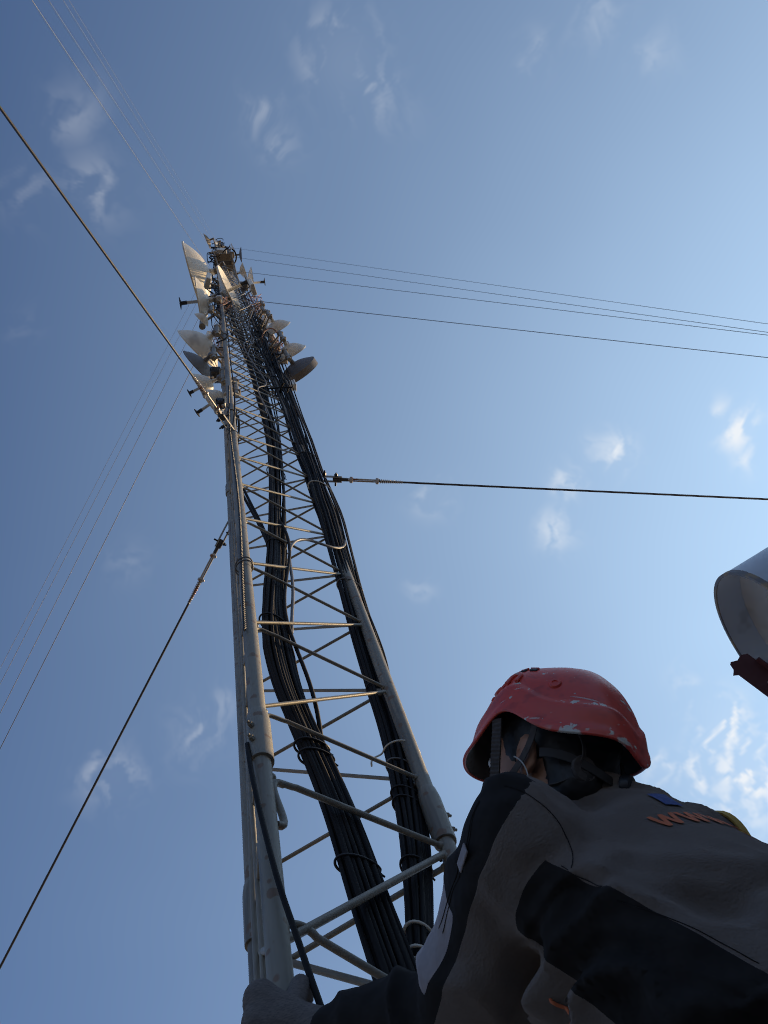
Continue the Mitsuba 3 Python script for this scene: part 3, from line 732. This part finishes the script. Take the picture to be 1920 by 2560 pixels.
N, U, F, Rt = V(.50, .855, .915), unit(V(-.328, -.131, .928)), unit(V(-.300, .879, -.005)), None
F = unit(F - U * (F @ U))
Rt = np.cross(F, U)
Lt = -Rt
SL = V(.354, .785, .872)
SR = N + Rt * .165 - U * .055 + F * .03
EL, WL = V(.283, 1.072, .864), V(.098, 1.228, .980)
ER, WR = V(.70, 1.20, .80), V(.575, 1.44, .86)
PEL = N - U * .56
HUP, HFW = unit(V(.276, -.551, .788)), unit(V(-.648, .498, .575))
HFW = unit(HFW - HUP * (HFW @ HUP))
HLT = np.cross(HUP, HFW)
HC = V(.464, .800, 1.040)
HA = (HFW, HLT, HUP)
TA = (Rt, U, F)
hp = lambda f, l, u: HC + HFW * f + HLT * l + HUP * u
HIPS = [PEL + Rt * s * .09 - U * .06 for s in (-1, 1)]
FEET = [V(.66, .83, -.37), V(.93, .98, -.37)]
KNEES = [(h + f) / 2 + V(-.06, .13, .03) for h, f in zip(HIPS, FEET)]


def body_field(p):
    d = ellipsoid(p, hp(-.005, 0, .02), HA, V(.098, .077, .100))
    d = smin(d, ellipsoid(p, hp(.035, 0, -.045), HA, V(.062, .058, .075)), .03)
    d = smin(d, capsule(p, hp(.070, 0, -.095), hp(.045, 0, -.09), .020, .030), .025)
    d = smin(d, capsule(p, hp(.094, 0, -.015), hp(.108, 0, -.042), .008, .014), .012)
    d = smin(d, capsule(p, hp(.086, -.018, -.068), hp(.086, .018, -.068), .009, .009), .010)
    for s in (-1, 1):
        ear = ellipsoid(p, hp(-.008, s * .079, -.025), (unit(HFW + .25 * HLT * s), HLT, HUP), V(.018, .009, .033))
        ear = np.maximum(ear, -ellipsoid(p, hp(-.004, s * .090, -.024), HA, V(.010, .008, .020)))
        d = smin(d, ear, .006)
        d = np.maximum(d, -(np.linalg.norm(p - hp(.088, s * .031, -.008), axis=1) - .012))
    d = smin(d, capsule(p, hp(-.032, 0, -.06), N + U * .01 - F * .005, .056, .062), .03)
    d = smin(d, ellipsoid(p, N - U * .20, TA, V(.155, .22, .10)), .06)
    d = smin(d, ellipsoid(p, PEL + U * .02, TA, V(.145, .20, .105)), .06)
    for S, E, W in ((SL, EL, WL), (SR, ER, WR)):
        d = smin(d, capsule(p, S, E, .050, .041), .03)
        d = smin(d, capsule(p, E, W, .040, .027), .02)
    for H, K, A in zip(HIPS, KNEES, FEET):
        d = smin(d, capsule(p, H, K, .080, .056), .03)
        d = smin(d, capsule(p, K, A, .054, .038), .02)
    return d


def fingers(W, P, palm_n, spread, axis, leg, rl, sign):
    """Palm and five fingers closed round a vertical tube: (a, b, ra, rb) bones."""
    bones = [(W, P - spread * .022, .029, .026), (W, P + spread * .022, .029, .026), (P - spread * .026, P + spread * .030, .0195, .0195)]
    out = sign
    for i, (o, ln, r) in enumerate(((.033, 1.0, .0112), (.011, 1.08, .0118), (-.012, 1.0, .0112), (-.034, .84, .0098))):
        k0 = P + spread * o
        a0 = math.atan2(*(k0[:2] - leg)[::-1])
        pts = [k0]
        for q, (da, lift) in enumerate(((.75, .0), (1.75, -.004), (2.55, -.008))):
            a_ = a0 + out * da * ln
            rr = rl + r * (1.9, 1.25, .95)[q]
            pts.append(np.append(leg + rr * V(math.cos(a_), math.sin(a_)), k0[2] + lift))
        for q in range(3):
            bones.append((pts[q], pts[q + 1], r * (1.12 - .05 * q), r * (1.08 - .09 * q)))
    a0 = math.atan2(*(W[:2] - leg)[::-1])
    t0 = W + (P - W) * .35 + spread * .030
    t1 = np.append(leg + (rl + .022) * V(math.cos(a0 - out * .1), math.sin(a0 - out * .1)), P[2] + spread[2] * .052)
    t2 = np.append(leg + (rl + .014) * V(math.cos(a0 - out * 1.0), math.sin(a0 - out * 1.0)), P[2] + spread[2] * .058)
    t3 = np.append(leg + (rl + .012) * V(math.cos(a0 - out * 1.7), math.sin(a0 - out * 1.7)), P[2] + spread[2] * .060)
    return bones + [(t0, t1, .017, .0145), (t1, t2, .0140, .0125), (t2, t3, .0125, .0105)]


LB = fingers(WL + V(-.028, .012, .022), V(-.008, 1.242, 1.050), None, V(.10, -.05, .99), None, LEG["a"], RL, -1)
RB = fingers(WR, V(.535, 1.575, .88), None, V(0, 0, 1), None, LEG["b"], RL, 1)


def glove_field(bones, W, E):
    def f(p):
        d = np.full(len(p), 9.0)
        for i, (a, b, ra, rb) in enumerate(bones):
            d = smin(d, capsule(p, a, b, ra + .0032, rb + .0032), .014 if i < 3 else .0032)
        u = unit(E - W)
        return smin(d, capsule(p, W - u * .01, W + u * .055, .034, .040), .02)
    return f


worker = thing("person", "person in a dark grey work jacket, back turned, leaning over to grip the mast", "person")
v, f = nets(body_field, (-.02, .45, -.5), (1.25, 1.65, 1.12), .0085)
put_n(worker, "body", v, f, normals(v, f), "skin")


def hair_field(p):
    d = ellipsoid(p, hp(-.010, 0, .024), HA, V(.104, .0835, .106))
    d = smin(d, capsule(p, hp(-.062, -.03, -.062), hp(-.062, .03, -.062), .038, .038), .03)
    q = (p - HC) @ np.array(HA).T
    face = q[:, 0] - .040 - .35 * np.maximum(q[:, 2], 0)
    side = np.where(q[:, 0] > -.03, -.030 - q[:, 2], -.098 - q[:, 2]) * .8
    return np.maximum(np.maximum(d, face), side)


v, f = nets(hair_field, hp(0, 0, 0) - .2, hp(0, 0, 0) + .2, .006)
v = v + normals(v, f) * ((meshkit.noise(v * 260, 3) - .5) * .004)[:, None]
put_n(worker, "hair", v, f, normals(v, f), "hair")
for s in (-1, 1):
    part(worker, "eye", trimesh.creation.icosphere(2, .0115).apply_translation(hp(.083, s * .031, -.008)), "white_paint", True)


# jacket ------------------------------------------------------------
def arm_d(p):
    d = capsule(p, SL + Lt * .004, EL + V(.006, 0, -.004), .075, .081)
    return smin(d, capsule(p, EL, WL + unit(EL - WL) * .012, .068, .047), .02)


def torso_d(p):
    d = ellipsoid(p, N - U * .215 + F * .03, TA, V(.20, .25, .170))
    d = smin(d, capsule(p, N + Lt * .12 - U * .045, N + Rt * .13 - U * .062, .074, .072), .05)
    d = smin(d, ellipsoid(p, N - U * .46 + F * .03, TA, V(.19, .20, .18)), .08)
    d = smin(d, capsule(p, N - U * .05 - F * .02, N + U * .030 - F * .015, .085, .074), .03)
    d = smin(d, ellipsoid(p, N - U * .37 + F * .14 + Lt * .112, TA, V(.118, .215, .115)), .05)
    r = capsule(p, SR, ER, .070, .062)
    r = smin(r, capsule(p, ER, WR, .060, .045), .02)
    return smin(d, r, .03)


HEM = N - U * .62


def jacket_field(p):
    d = smin(torso_d(p), arm_d(p), .035)
    d = np.maximum(d, (HEM - p) @ U * .9)
    # open at the neck
    return np.maximum(d, -capsule(p, N + U * .03 - F * .01, N + U * .20 - F * .05, .060, .075))


def folds(v, n):
    q = (v - N) @ np.array(TA).T                      # right, up, forward
    wt = np.clip((arm_d(v) - torso_d(v)) / .04, -1, 1) * .5 + .5     # 1 on the torso
    w = np.stack([meshkit.fbm(v * 6, 3, 5), meshkit.fbm(v * 6, 3, 6), meshkit.fbm(v * 6, 3, 7)], 1) - .5
    t = np.stack([q[:, 1] * 11 + q[:, 0] * 5 - q[:, 2] * 4, q[:, 0] * 3.2, q[:, 2] * 3.2], 1) + w * V(3.2, 1, 1)
    a = 1 - 2 * np.abs(meshkit.noise(t, 11) - .5)
    b = 1 - 2 * np.abs(meshkit.noise(t * V(1.9, 1.5, 1.5) + 7, 12) - .5)
    torso = .042 * (a ** 4 - .25) + .019 * (b ** 3 - .3)
    ax = unit(EL - SL)
    s = (v - SL) @ ax
    t2 = np.stack([s * 15 + ((v - SL) @ Lt) * 9, (v @ Lt) * 3, (v @ U) * 3], 1) + w * V(4, 1.5, 1.5)
    c = 1 - 2 * np.abs(meshkit.noise(t2, 15) - .5)
    e = np.exp(-((v - EL) ** 2).sum(1) / .014)
    arm = (.014 + .018 * e) * (c ** 3 - .3)
    wt = wt * 1.0
    flat = 1 - .97 * np.exp(-(((v - V(.565, .76, .81)) ** 2).sum(1) / .016) ** 2)
    g_ = v - V(.385, .76, .775)
    gr, ga = np.linalg.norm(g_, axis=1), np.arctan2(g_ @ U, g_ @ Rt)
    pit = .011 * np.sin(ga * 8.5 + 5 * w[:, 0]) * np.exp(-((gr - .14) / .08) ** 2) * np.clip((gr - .05) / .06, 0, 1)
    small = (meshkit.fbm(v * 34, 3, 19) - .5) * .0075
    return v + n * ((torso * 1.25 + pit) * wt * flat + arm * (1 - wt) + small * flat)[:, None]


v, f = nets(jacket_field, (-.0, .5, .1), (1.2, 1.6, 1.12), .0072)
n = normals(v, f)
v = folds(v, n)
from scipy.sparse import coo_matrix
_e = np.vstack([f[:, [0, 1]], f[:, [1, 2]], f[:, [2, 0]]])
_A = coo_matrix((np.ones(2 * len(_e)), (np.r_[_e[:, 0], _e[:, 1]], np.r_[_e[:, 1], _e[:, 0]])), shape=(len(v), len(v))).tocsr()
_D = np.asarray(_A.sum(1)).ravel()[:, None]
for _ in range(2):
    v = .5 * v + .5 * (_A @ v) / _D
n = normals(v, f)
JV, JF, JN = v, f, n
jac = part_key = f"{worker}__jacket"
# colour blocks cut along fields on the surface
AXU, AXF = unit(EL - SL), unit(WL - EL)
up_t = np.clip(((v - SL) @ AXU) / np.linalg.norm(EL - SL), -.5, 1.2)
qa = v - (SL + AXU * (up_t * np.linalg.norm(EL - SL))[:, None])
OUT = unit(V(-.93, -.10, .35))
cosang = (qa @ OUT) / (np.linalg.norm(qa, axis=1) + 1e-9)
on_arm = torso_d(v) - arm_d(v)
fore = (v - EL) @ AXF - (v - EL) @ V(.30, .45, -.5) * .35
PN, PO = unit(np.cross(V(.144, -.011, -.19), V(-.35, -.85, -.25))), V(.435, .745, .679)
PN = PN * np.sign(PN[2])
panel = -((v - PO) @ PN)
m_fore = np.minimum(on_arm + .005, fore - .01)
m_strip = np.minimum(on_arm - .006, cosang - .52)
front = (v - V(.378, .829, .673)) @ unit(V(-.55, .70, -.25) + .35 * F) - .030
m_panel = np.minimum(np.minimum(panel, -on_arm + .010), -front)
m_light = np.minimum(np.minimum(cosang - .70 - .25 * np.abs(up_t - .66), .22 - np.abs(up_t - .62)), on_arm)
black = np.maximum(np.maximum(m_fore, m_strip * .1), m_panel)
(bv, bf, bn, bi), (gv, gf, gn, gi) = split(v, f, n, black)
ml = np.append(m_light, -np.ones(max(0, bi.max() + 1 - len(v))))[bi]
ml[bi >= len(v)] = np.minimum(0, ml[bi >= len(v)]) - .01
(lv, lf, ln, _), (bv, bf, bn, _) = split(bv, bf, bn, ml)
put_n(worker, "jacket_patch", lv, lf, ln, "cloth_light", "pale grey patch on the outer elbow of the sleeve")
put_n(worker, "jacket", gv, gf, gn, "cloth_grey", "grey brown body and sleeve of the work jacket")
put_n(worker, "jacket_panel", bv, bf, bn, "cloth_black", "black side panel, sleeve stripe and cuff of the work jacket")
# trousers and boots, out of the picture
def trouser_field(p):
    d = ellipsoid(p, PEL - U * .02, TA, V(.165, .15, .122))
    for H, K, A in zip(HIPS, KNEES, FEET):
        d = smin(d, smin(capsule(p, H, K, .096, .074), capsule(p, K, A + V(0, 0, .03), .072, .062), .02), .03)
    return d


v, f = nets(trouser_field, (.35, .5, -.5), (1.25, 1.5, .7), .011)
n = normals(v, f)
v = v + n * ((meshkit.fbm(v * V(9, 9, 16), 3, 2) - .5) * .02)[:, None]
put_n(worker, "trousers", v, f, normals(v, f), "cloth_black")
for A in FEET:
    bf_ = lambda p, A=A: smin(capsule(p, A + V(0, -.03, -.035), A + V(-.03, .15, -.045), .045, .038), capsule(p, A + V(0, 0, .10), A + V(0, -.01, -.03), .056, .05), .02)
    v, f = nets(lambda p: np.maximum(bf_(p), -.45 - p[:, 2]), A - .25, A + .25, .01)
    put_n(worker, "boot", v, f, normals(v, f), "black_plastic")
for bones, W, E in ((LB, WL, EL), (RB, WR, ER)):
    c = bones[2][0]
    v, f = nets(glove_field(bones, W, E), c - .17, c + .17, .0034)
    n = normals(v, f)
    v = v + n * ((meshkit.fbm(v * 300, 2, 4) - .5) * .0022)[:, None]
    put_n(worker, "glove", v, f, normals(v, f), "knit")
# ------------------------------------------------------------------ the red helmet
def helmet_color(p, n, uv):
    base = mix((.53, .052, .036), (.68, .078, .052), fbm(p.x * 22, p.y * 22, p.z * 22, 4))
    base = mix(base, (.27, .036, .035), .45 * smoothstep(.55, .75, fbm(p.x * 45, p.y * 45, p.z * 45, 3)))
    h = uv.y * .2
    e = fbm(p.x * 95, p.y * 95, p.z * 95, 3)
    c = fbm(p.x * 30 + 9, p.y * 30, p.z * 30, 2)
    side = smoothstep(.30, .34, uv.x) * (1 - smoothstep(.44, .48, uv.x))
    pat = smoothstep(.47, .53, fbm(p.x * 48 + 3, p.y * 48, p.z * 48, 2))
    rimchip = pat * side * smoothstep(.0, .003, .030 * (fbm(p.x * 150, p.y * 150, p.z * 150, 3) - .18) - h)
    line = smoothstep(.56, .60, e) * (1 - smoothstep(.002, .004, dr.abs(h - .052 + .004 * (c - .5)))) * smoothstep(.42, .5, c)
    speck = smoothstep(.735, .75, e) * smoothstep(.50, .58, c)
    scr = smoothstep(.80, .83, noise(p.x * 160 + p.z * 300, p.y * 90, p.z * 25)) * smoothstep(.54, .62, c)
    m = dr.minimum(1, rimchip + line + speck + .7 * scr)
    return mix(base, (.55, .52, .46), m)


mat("helmet_red", proc(helmet_color), .34, 0, .5, clearcoat=.35, clearcoat_gloss=.8)
mat("helmet_inside", (.035, .033, .033), .7)
mat("strap_web", proc(lambda p, n, uv: mix((.045, .038, .036), (.09, .078, .07), fbm(p.x * 200, p.y * 200, p.z * 200, 2))), .85)
HSC = 1.0


def helmet_pt(th, t, inset=0.0):
    """A point of the shell: th is the azimuth from the front towards the left ear, t runs from the rim (0) to the crown (1)."""
    th, t = np.broadcast_arrays(np.asarray(th, float), np.asarray(t, float))
    w = (th + math.pi) % (2 * math.pi) - math.pi
    aw = np.abs(w)
    sg = lambda x: 1 / (1 + np.exp(-x))
    zr = .036 * np.exp(-((aw - 1.42) / .35) ** 2) - .010 * sg((aw - 1.85) / .12) - .030 * sg((aw - 2.92) / .09) - .010 * np.exp(-(aw / .6) ** 2)
    e = t * math.pi / 2
    c, s = np.cos(e) ** .80, np.sin(e) ** .86
    z = zr + (.137 - zr) * s
    front = np.exp(-(aw / .75) ** 2)
    back = 1 / (1 + np.exp(-(aw - 2.3) / .2))
    hgt = z - zr
    flare = (.016 * front + -.002 * back + .003) * np.exp(-hgt / .016) + .0055 / (1 + np.exp((hgt - .050) / .002)) + .002 / (1 + np.exp((hgt - .012) / .002))
    ridge = .0035 * np.exp(-((np.sin(w) * .115 * c) / .020) ** 4) * np.clip(1.4 - hgt / .1, 0, 1) ** 0 * (hgt > .05)
    f = np.cos(w) * (.130 * c * (1 + .09 * sg((aw - 1.9) / .25)) + flare) - .006
    l = np.sin(w) * (.103 * c + flare)
    k = 1 - inset / .13
    p = HC + (HFW * f[..., None] * k + HLT * l[..., None] * k + HUP * ((z + ridge) - inset * s)[..., None])
    return p, hgt


def shell_grid(inset, nth=160, nt=56):
    th, t = np.linspace(0, 2 * math.pi, nth + 1), np.linspace(0, .995, nt) ** 1.25
    TH, TT = np.meshgrid(th, t, indexing="ij")
    p, h = helmet_pt(TH, TT, inset)
    i, j = np.meshgrid(np.arange(nth), np.arange(nt - 1), indexing="ij")
    a = (i * nt + j).ravel()
    f = np.vstack([np.stack([a, a + nt, a + nt + 1], 1), np.stack([a, a + nt + 1, a + 1], 1)])
    top = np.arange(nth) * nt + nt - 1
    f = np.vstack([f, np.stack([top, top + nt, np.full(nth, top[0])], 1)])
    return p.reshape(-1, 3), f, np.stack([TH / (2 * math.pi), h / .2], -1).reshape(-1, 2)


helmet = thing("helmet", "scratched red climbing helmet with chipped paint worn by the person", "helmet")
v, f, uvs = shell_grid(0)
part(helmet, "shell", trimesh.Trimesh(v, f, process=False), "helmet_red", True, uv=uvs)
v2, f2, _ = shell_grid(.0042)
part(helmet, "inner_shell", trimesh.Trimesh(v2, f2[:, ::-1], process=False), "helmet_inside", True)
th = np.linspace(0, 2 * math.pi, 161)
o_, _ = helmet_pt(th, np.zeros(161))
i_, _ = helmet_pt(th, np.zeros(161), .0042)
k = np.arange(160)
part(helmet, "rim_edge", tube((o_ + i_) / 2, .0026, 8, False), "helmet_red", True, uv=np.repeat(np.stack([th / (2 * math.pi), np.full(161, .004)], 1), 8, 0))


def on_shell(th, t):
    p, _ = helmet_pt(th, t)
    a, b = helmet_pt(th + .02, t)[0] - p, helmet_pt(th, t + .02)[0] - p
    return p, unit(np.cross(a, b)), unit(a), unit(b)


for tha, t, r in ((1.02, .40, .0075), (2.02, .36, .0085), (1.03, .30, .004), (-1.9, .36, .0085)):
    p, nn, a_, b_ = on_shell(tha, t)
    part(helmet, "boss", lathe([(r * 1.25, -.002), (r * 1.2, .001), (r, .0028), (r * .55, .0032), (r * .5, .0015), (0, .0015)], p, nn, 20), "helmet_red", 40, uv=None)
for tha, w in ((1.22, 0), (1.42, 1)):
    p, nn, a_, b_ = on_shell(tha, .42)
    if w:
        q = np.linspace(0, math.pi, 14)
        arch = p + a_ * (.010 * np.cos(q))[:, None] + b_ * (.012 * np.sin(q) - .004)[:, None] + nn * .001
        part(helmet, "clip", join(tube(np.vstack([arch[0] - b_ * .014, arch, arch[-1] - b_ * .014]), .0032, 8)), "helmet_red", 40)
    else:
        part(helmet, "clip", join(tube([p - b_ * .016, p + b_ * .012, p + b_ * .012 - a_ * .008], .0026, 8), tube([p - b_ * .002 + a_ * .010, p + b_ * .008 + a_ * .006], .0035, 8)), "helmet_red", 40)
for tha in (1.20, 1.42, 1.64, 4.6, 4.85):
    p, nn, a_, b_ = on_shell(tha, .57)
    part(helmet, "vent", box((.0135, .0075, .004), p + nn * .0004, np.array([a_, b_, nn]), .001), "black_plastic", 30)
    part(helmet, "vent_lip", box((.016, .003, .0045), p + nn * .0008 + b_ * .0062, np.array([a_, b_, nn]), .001), "helmet_red", 30)


def web(pts, w, across, th=.0016, n=70, ribs=0.0):
    """A flat strap along pts, w wide in the direction across."""
    p = spline(pts, n)
    t = np.gradient(p, axis=0)
    t /= np.linalg.norm(t, axis=1, keepdims=True)
    a = np.asarray(across, float)
    a = a - t * (t @ a)[:, None] if a.ndim == 1 else a
    a /= np.linalg.norm(a, axis=1, keepdims=True)
    d = np.cross(t, a)
    hh = th * (1 + ribs * (np.arange(n) % 2))[:, None]
    ring = [p + a * w / 2 + d * hh / 2, p - a * w / 2 + d * hh / 2, p - a * w / 2 - d * hh / 2, p + a * w / 2 - d * hh / 2]
    v = np.stack(ring, 1).reshape(-1, 3)
    i, j = np.meshgrid(np.arange(n - 1), np.arange(4), indexing="ij")
    a0, a1 = (i * 4 + j).ravel(), (i * 4 + (j + 1) % 4).ravel()
    f = np.vstack([np.stack([a0, a1, a1 + 4], 1), np.stack([a0, a1 + 4, a0 + 4], 1)])
    return trimesh.Trimesh(v, f, process=False)


part(helmet, "chin_strap", web([hp(.030, .104, .028), hp(.034, .098, -.01), hp(.040, .090, -.05), hp(.046, .080, -.085), hp(.058, .055, -.118), hp(.070, .02, -.128)], .016, HFW, .0022, 64, 1.2), "strap_web", False, label="ribbed webbing chin strap")
part(helmet, "strap", web([hp(-.035, .098, .018), hp(-.015, .094, -.03), hp(.012, .090, -.06), hp(.044, .081, -.086)], .010, HFW, .0016, 40), "strap_web", False)
part(helmet, "buckle", box((.020, .006, .024), hp(.044, .086, -.084), np.array([HFW, HLT, HUP]), .002), "black_plastic", 30)
part(helmet, "cord", join(tube(spline([hp(.0, .100, -.035), hp(-.020, .098, -.055), hp(-.022, .096, -.085), hp(.0, .092, -.105), hp(.020, .088, -.10)], 40), .0010, 6), tube(spline([hp(.050, .088, -.075), hp(.066, .085, -.10), hp(.074, .08, -.125)], 20), .0010, 6)), "feed_grey", True)
a_ = np.linspace(1.9, 2 * math.pi - 1.9, 60)
band = hp(0, 0, 0) + np.cos(a_)[:, None] * HFW * .112 + np.sin(a_)[:, None] * HLT * .093 - HUP * (.030 + .030 * np.sin((a_ - 1.9) / (a_[-1] - 1.9) * math.pi) ** 2)[:, None]
part(helmet, "nape_band", web(band, .013, HUP, .0025, 60), "helmet_inside", False)
for s in (-1, 1):
    c = hp(-.088, s * .052, -.050)
    part(helmet, "ratchet_pad", lathe([(.007, -.003), (.018, -.003), (.020, .0), (.018, .004), (.007, .004), (.007, -.003)], c, unit(-HFW + .6 * s * HLT), 24), "feed_grey" if 0 else "strap_web", 40)
    part(helmet, "strap", web([hp(-.085, s * .062, .0), hp(-.090, s * .056, -.035), hp(-.07, s * .062, -.065), hp(-.03, s * .075, -.075), hp(.03, s * .084, -.082)], .009, HLT, .0016, 40), "strap_web", False)
part(helmet, "ratchet_knob", lathe([(0, 0), (.016, 0), (.017, .004), (.014, .013), (0, .014)], hp(-.122, 0, -.062), -HFW, 20), "black_plastic", 40)

# prints, seams and straps laid on the cloth
KT = cKDTree(JV)


def on_cloth(p, off=.0016, k=5):
    d, i = KT.query(p, k=k)
    w = 1 / (d + 1e-4) ** 2
    w /= w.sum(1, keepdims=True)
    q, m = (JV[i] * w[..., None]).sum(1), (JN[i] * w[..., None]).sum(1)
    m /= np.linalg.norm(m, axis=1, keepdims=True)
    return p - m * ((p - q) * m).sum(1, keepdims=True) + m * off, m


O_, E1, E2 = V(.516, .752, .797), unit(V(.129, .020, .020)), unit(U + V(-.06, 0, .0))


def lay(x, y, h):
    p = O_ + x[:, None] * E1 + y[:, None] * E2
    for _ in range(4):
        p, m = on_cloth(p, 0, 12)
    p, _ = on_cloth(p, 0, 3)
    p, _ = on_cloth(p, 0, 3)
    return p + m * h[:, None]


tm = meshkit.text_mesh("www.ra", .037, .0003, True)
tm = trimesh.Trimesh(*trimesh.remesh.subdivide_to_size(tm.vertices, tm.faces, .004), process=False)
part(worker, "lettering", trimesh.Trimesh(lay(tm.vertices[:, 0], tm.vertices[:, 1], 0.0021 + tm.vertices[:, 2]), tm.faces, process=False), "orange_print", False, label="orange web address lettering across the back of the jacket")
gx, gy = [q.ravel() for q in np.meshgrid(np.linspace(.052, .085, 9), np.linspace(.048, .080, 9), indexing="ij")]
gp_ = lay(gx, gy, np.full(81, .0026))
ii, jj = np.meshgrid(np.arange(8), np.arange(8), indexing="ij")
a0 = (ii * 9 + jj).ravel()
part(worker, "logo_patch", trimesh.Trimesh(gp_, np.vstack([np.stack([a0, a0 + 9, a0 + 10], 1), np.stack([a0, a0 + 10, a0 + 1], 1)]), process=False), "blue_print", True, label="blue printed patch above the lettering")


def seam(pts, r=.0006, off=.0006, m="cloth_black", nm="seam"):
    q, _ = on_cloth(spline(pts, 60), off)
    for _ in range(2):
        q[1:-1] = (q[:-2] + q[1:-1] * 2 + q[2:]) / 4
    part(worker, nm, tube(q, r, 6), m, True)


seam([(.335, .722, .885), (.36, .716, .85), (.378, .722, .82), (.385, .735, .79), (.38, .755, .765)])
seam([(.372, .76, .775), (.404, .756, .732), (.435, .745, .679), (.468, .74, .638), (.515, .747, .589)], .0006)
seam([(.30, .74, .89), (.277, .80, .862), (.262, .87, .865), (.255, .93, .868)], .0006)
seam([(.306, .745, .885), (.284, .803, .857), (.270, .87, .858), (.262, .93, .86)], .0006)
sp, _ = on_cloth(spline([V(.69, .87, .955), V(.71, .85, .90), V(.72, .835, .845), V(.715, .82, .78), V(.705, .80, .70), V(.69, .785, .60)], 40), .004, 8)
strap = thing("harness_strap", "yellow webbing strap over the right shoulder of the person", "strap")
scene[strap] = mikit.ply(web(sp, .015, Rt, .003, 40), "yellow_webbing", False)
zp, _ = on_cloth(spline([(.352, .905, .735), (.354, .905, .70), (.36, .90, .665), (.368, .895, .63)], 20), .003)
part(worker, "zip_tape", tube(zp, .0022, 6), "orange_print", True)
tg, tn = on_cloth(np.array([[.272, .800, .853]]), .003)
part(worker, "sleeve_tag", box((.018, .034, .003), tg[0], np.array([unit(np.cross(AXU, tn[0])), AXU, tn[0]]), .001), "cloth_light", 30)

# ------------------------------------------------------------------ low building at the right, out of the picture, that shades the worker
bk = thing("service_building", "plain low service building at the right of the mast", "building")
part(bk, "wall", box((2.6, 5.4, 4.45), (4.5, .55, 1.225)), "concrete", False)
part(bk, "roof_slab", box((2.8, 5.6, .14), (4.5, .55, 3.52), chamfer=.01), "concrete", 30)
part(bk, "door", box((.06, .9, 2.0), (3.19, -.9, .0), chamfer=.01), "dark_red_paint", 30)
part(bk, "window", box((.05, 1.1, .8), (3.19, .5, 1.2), chamfer=.01), "black_plastic", 30)
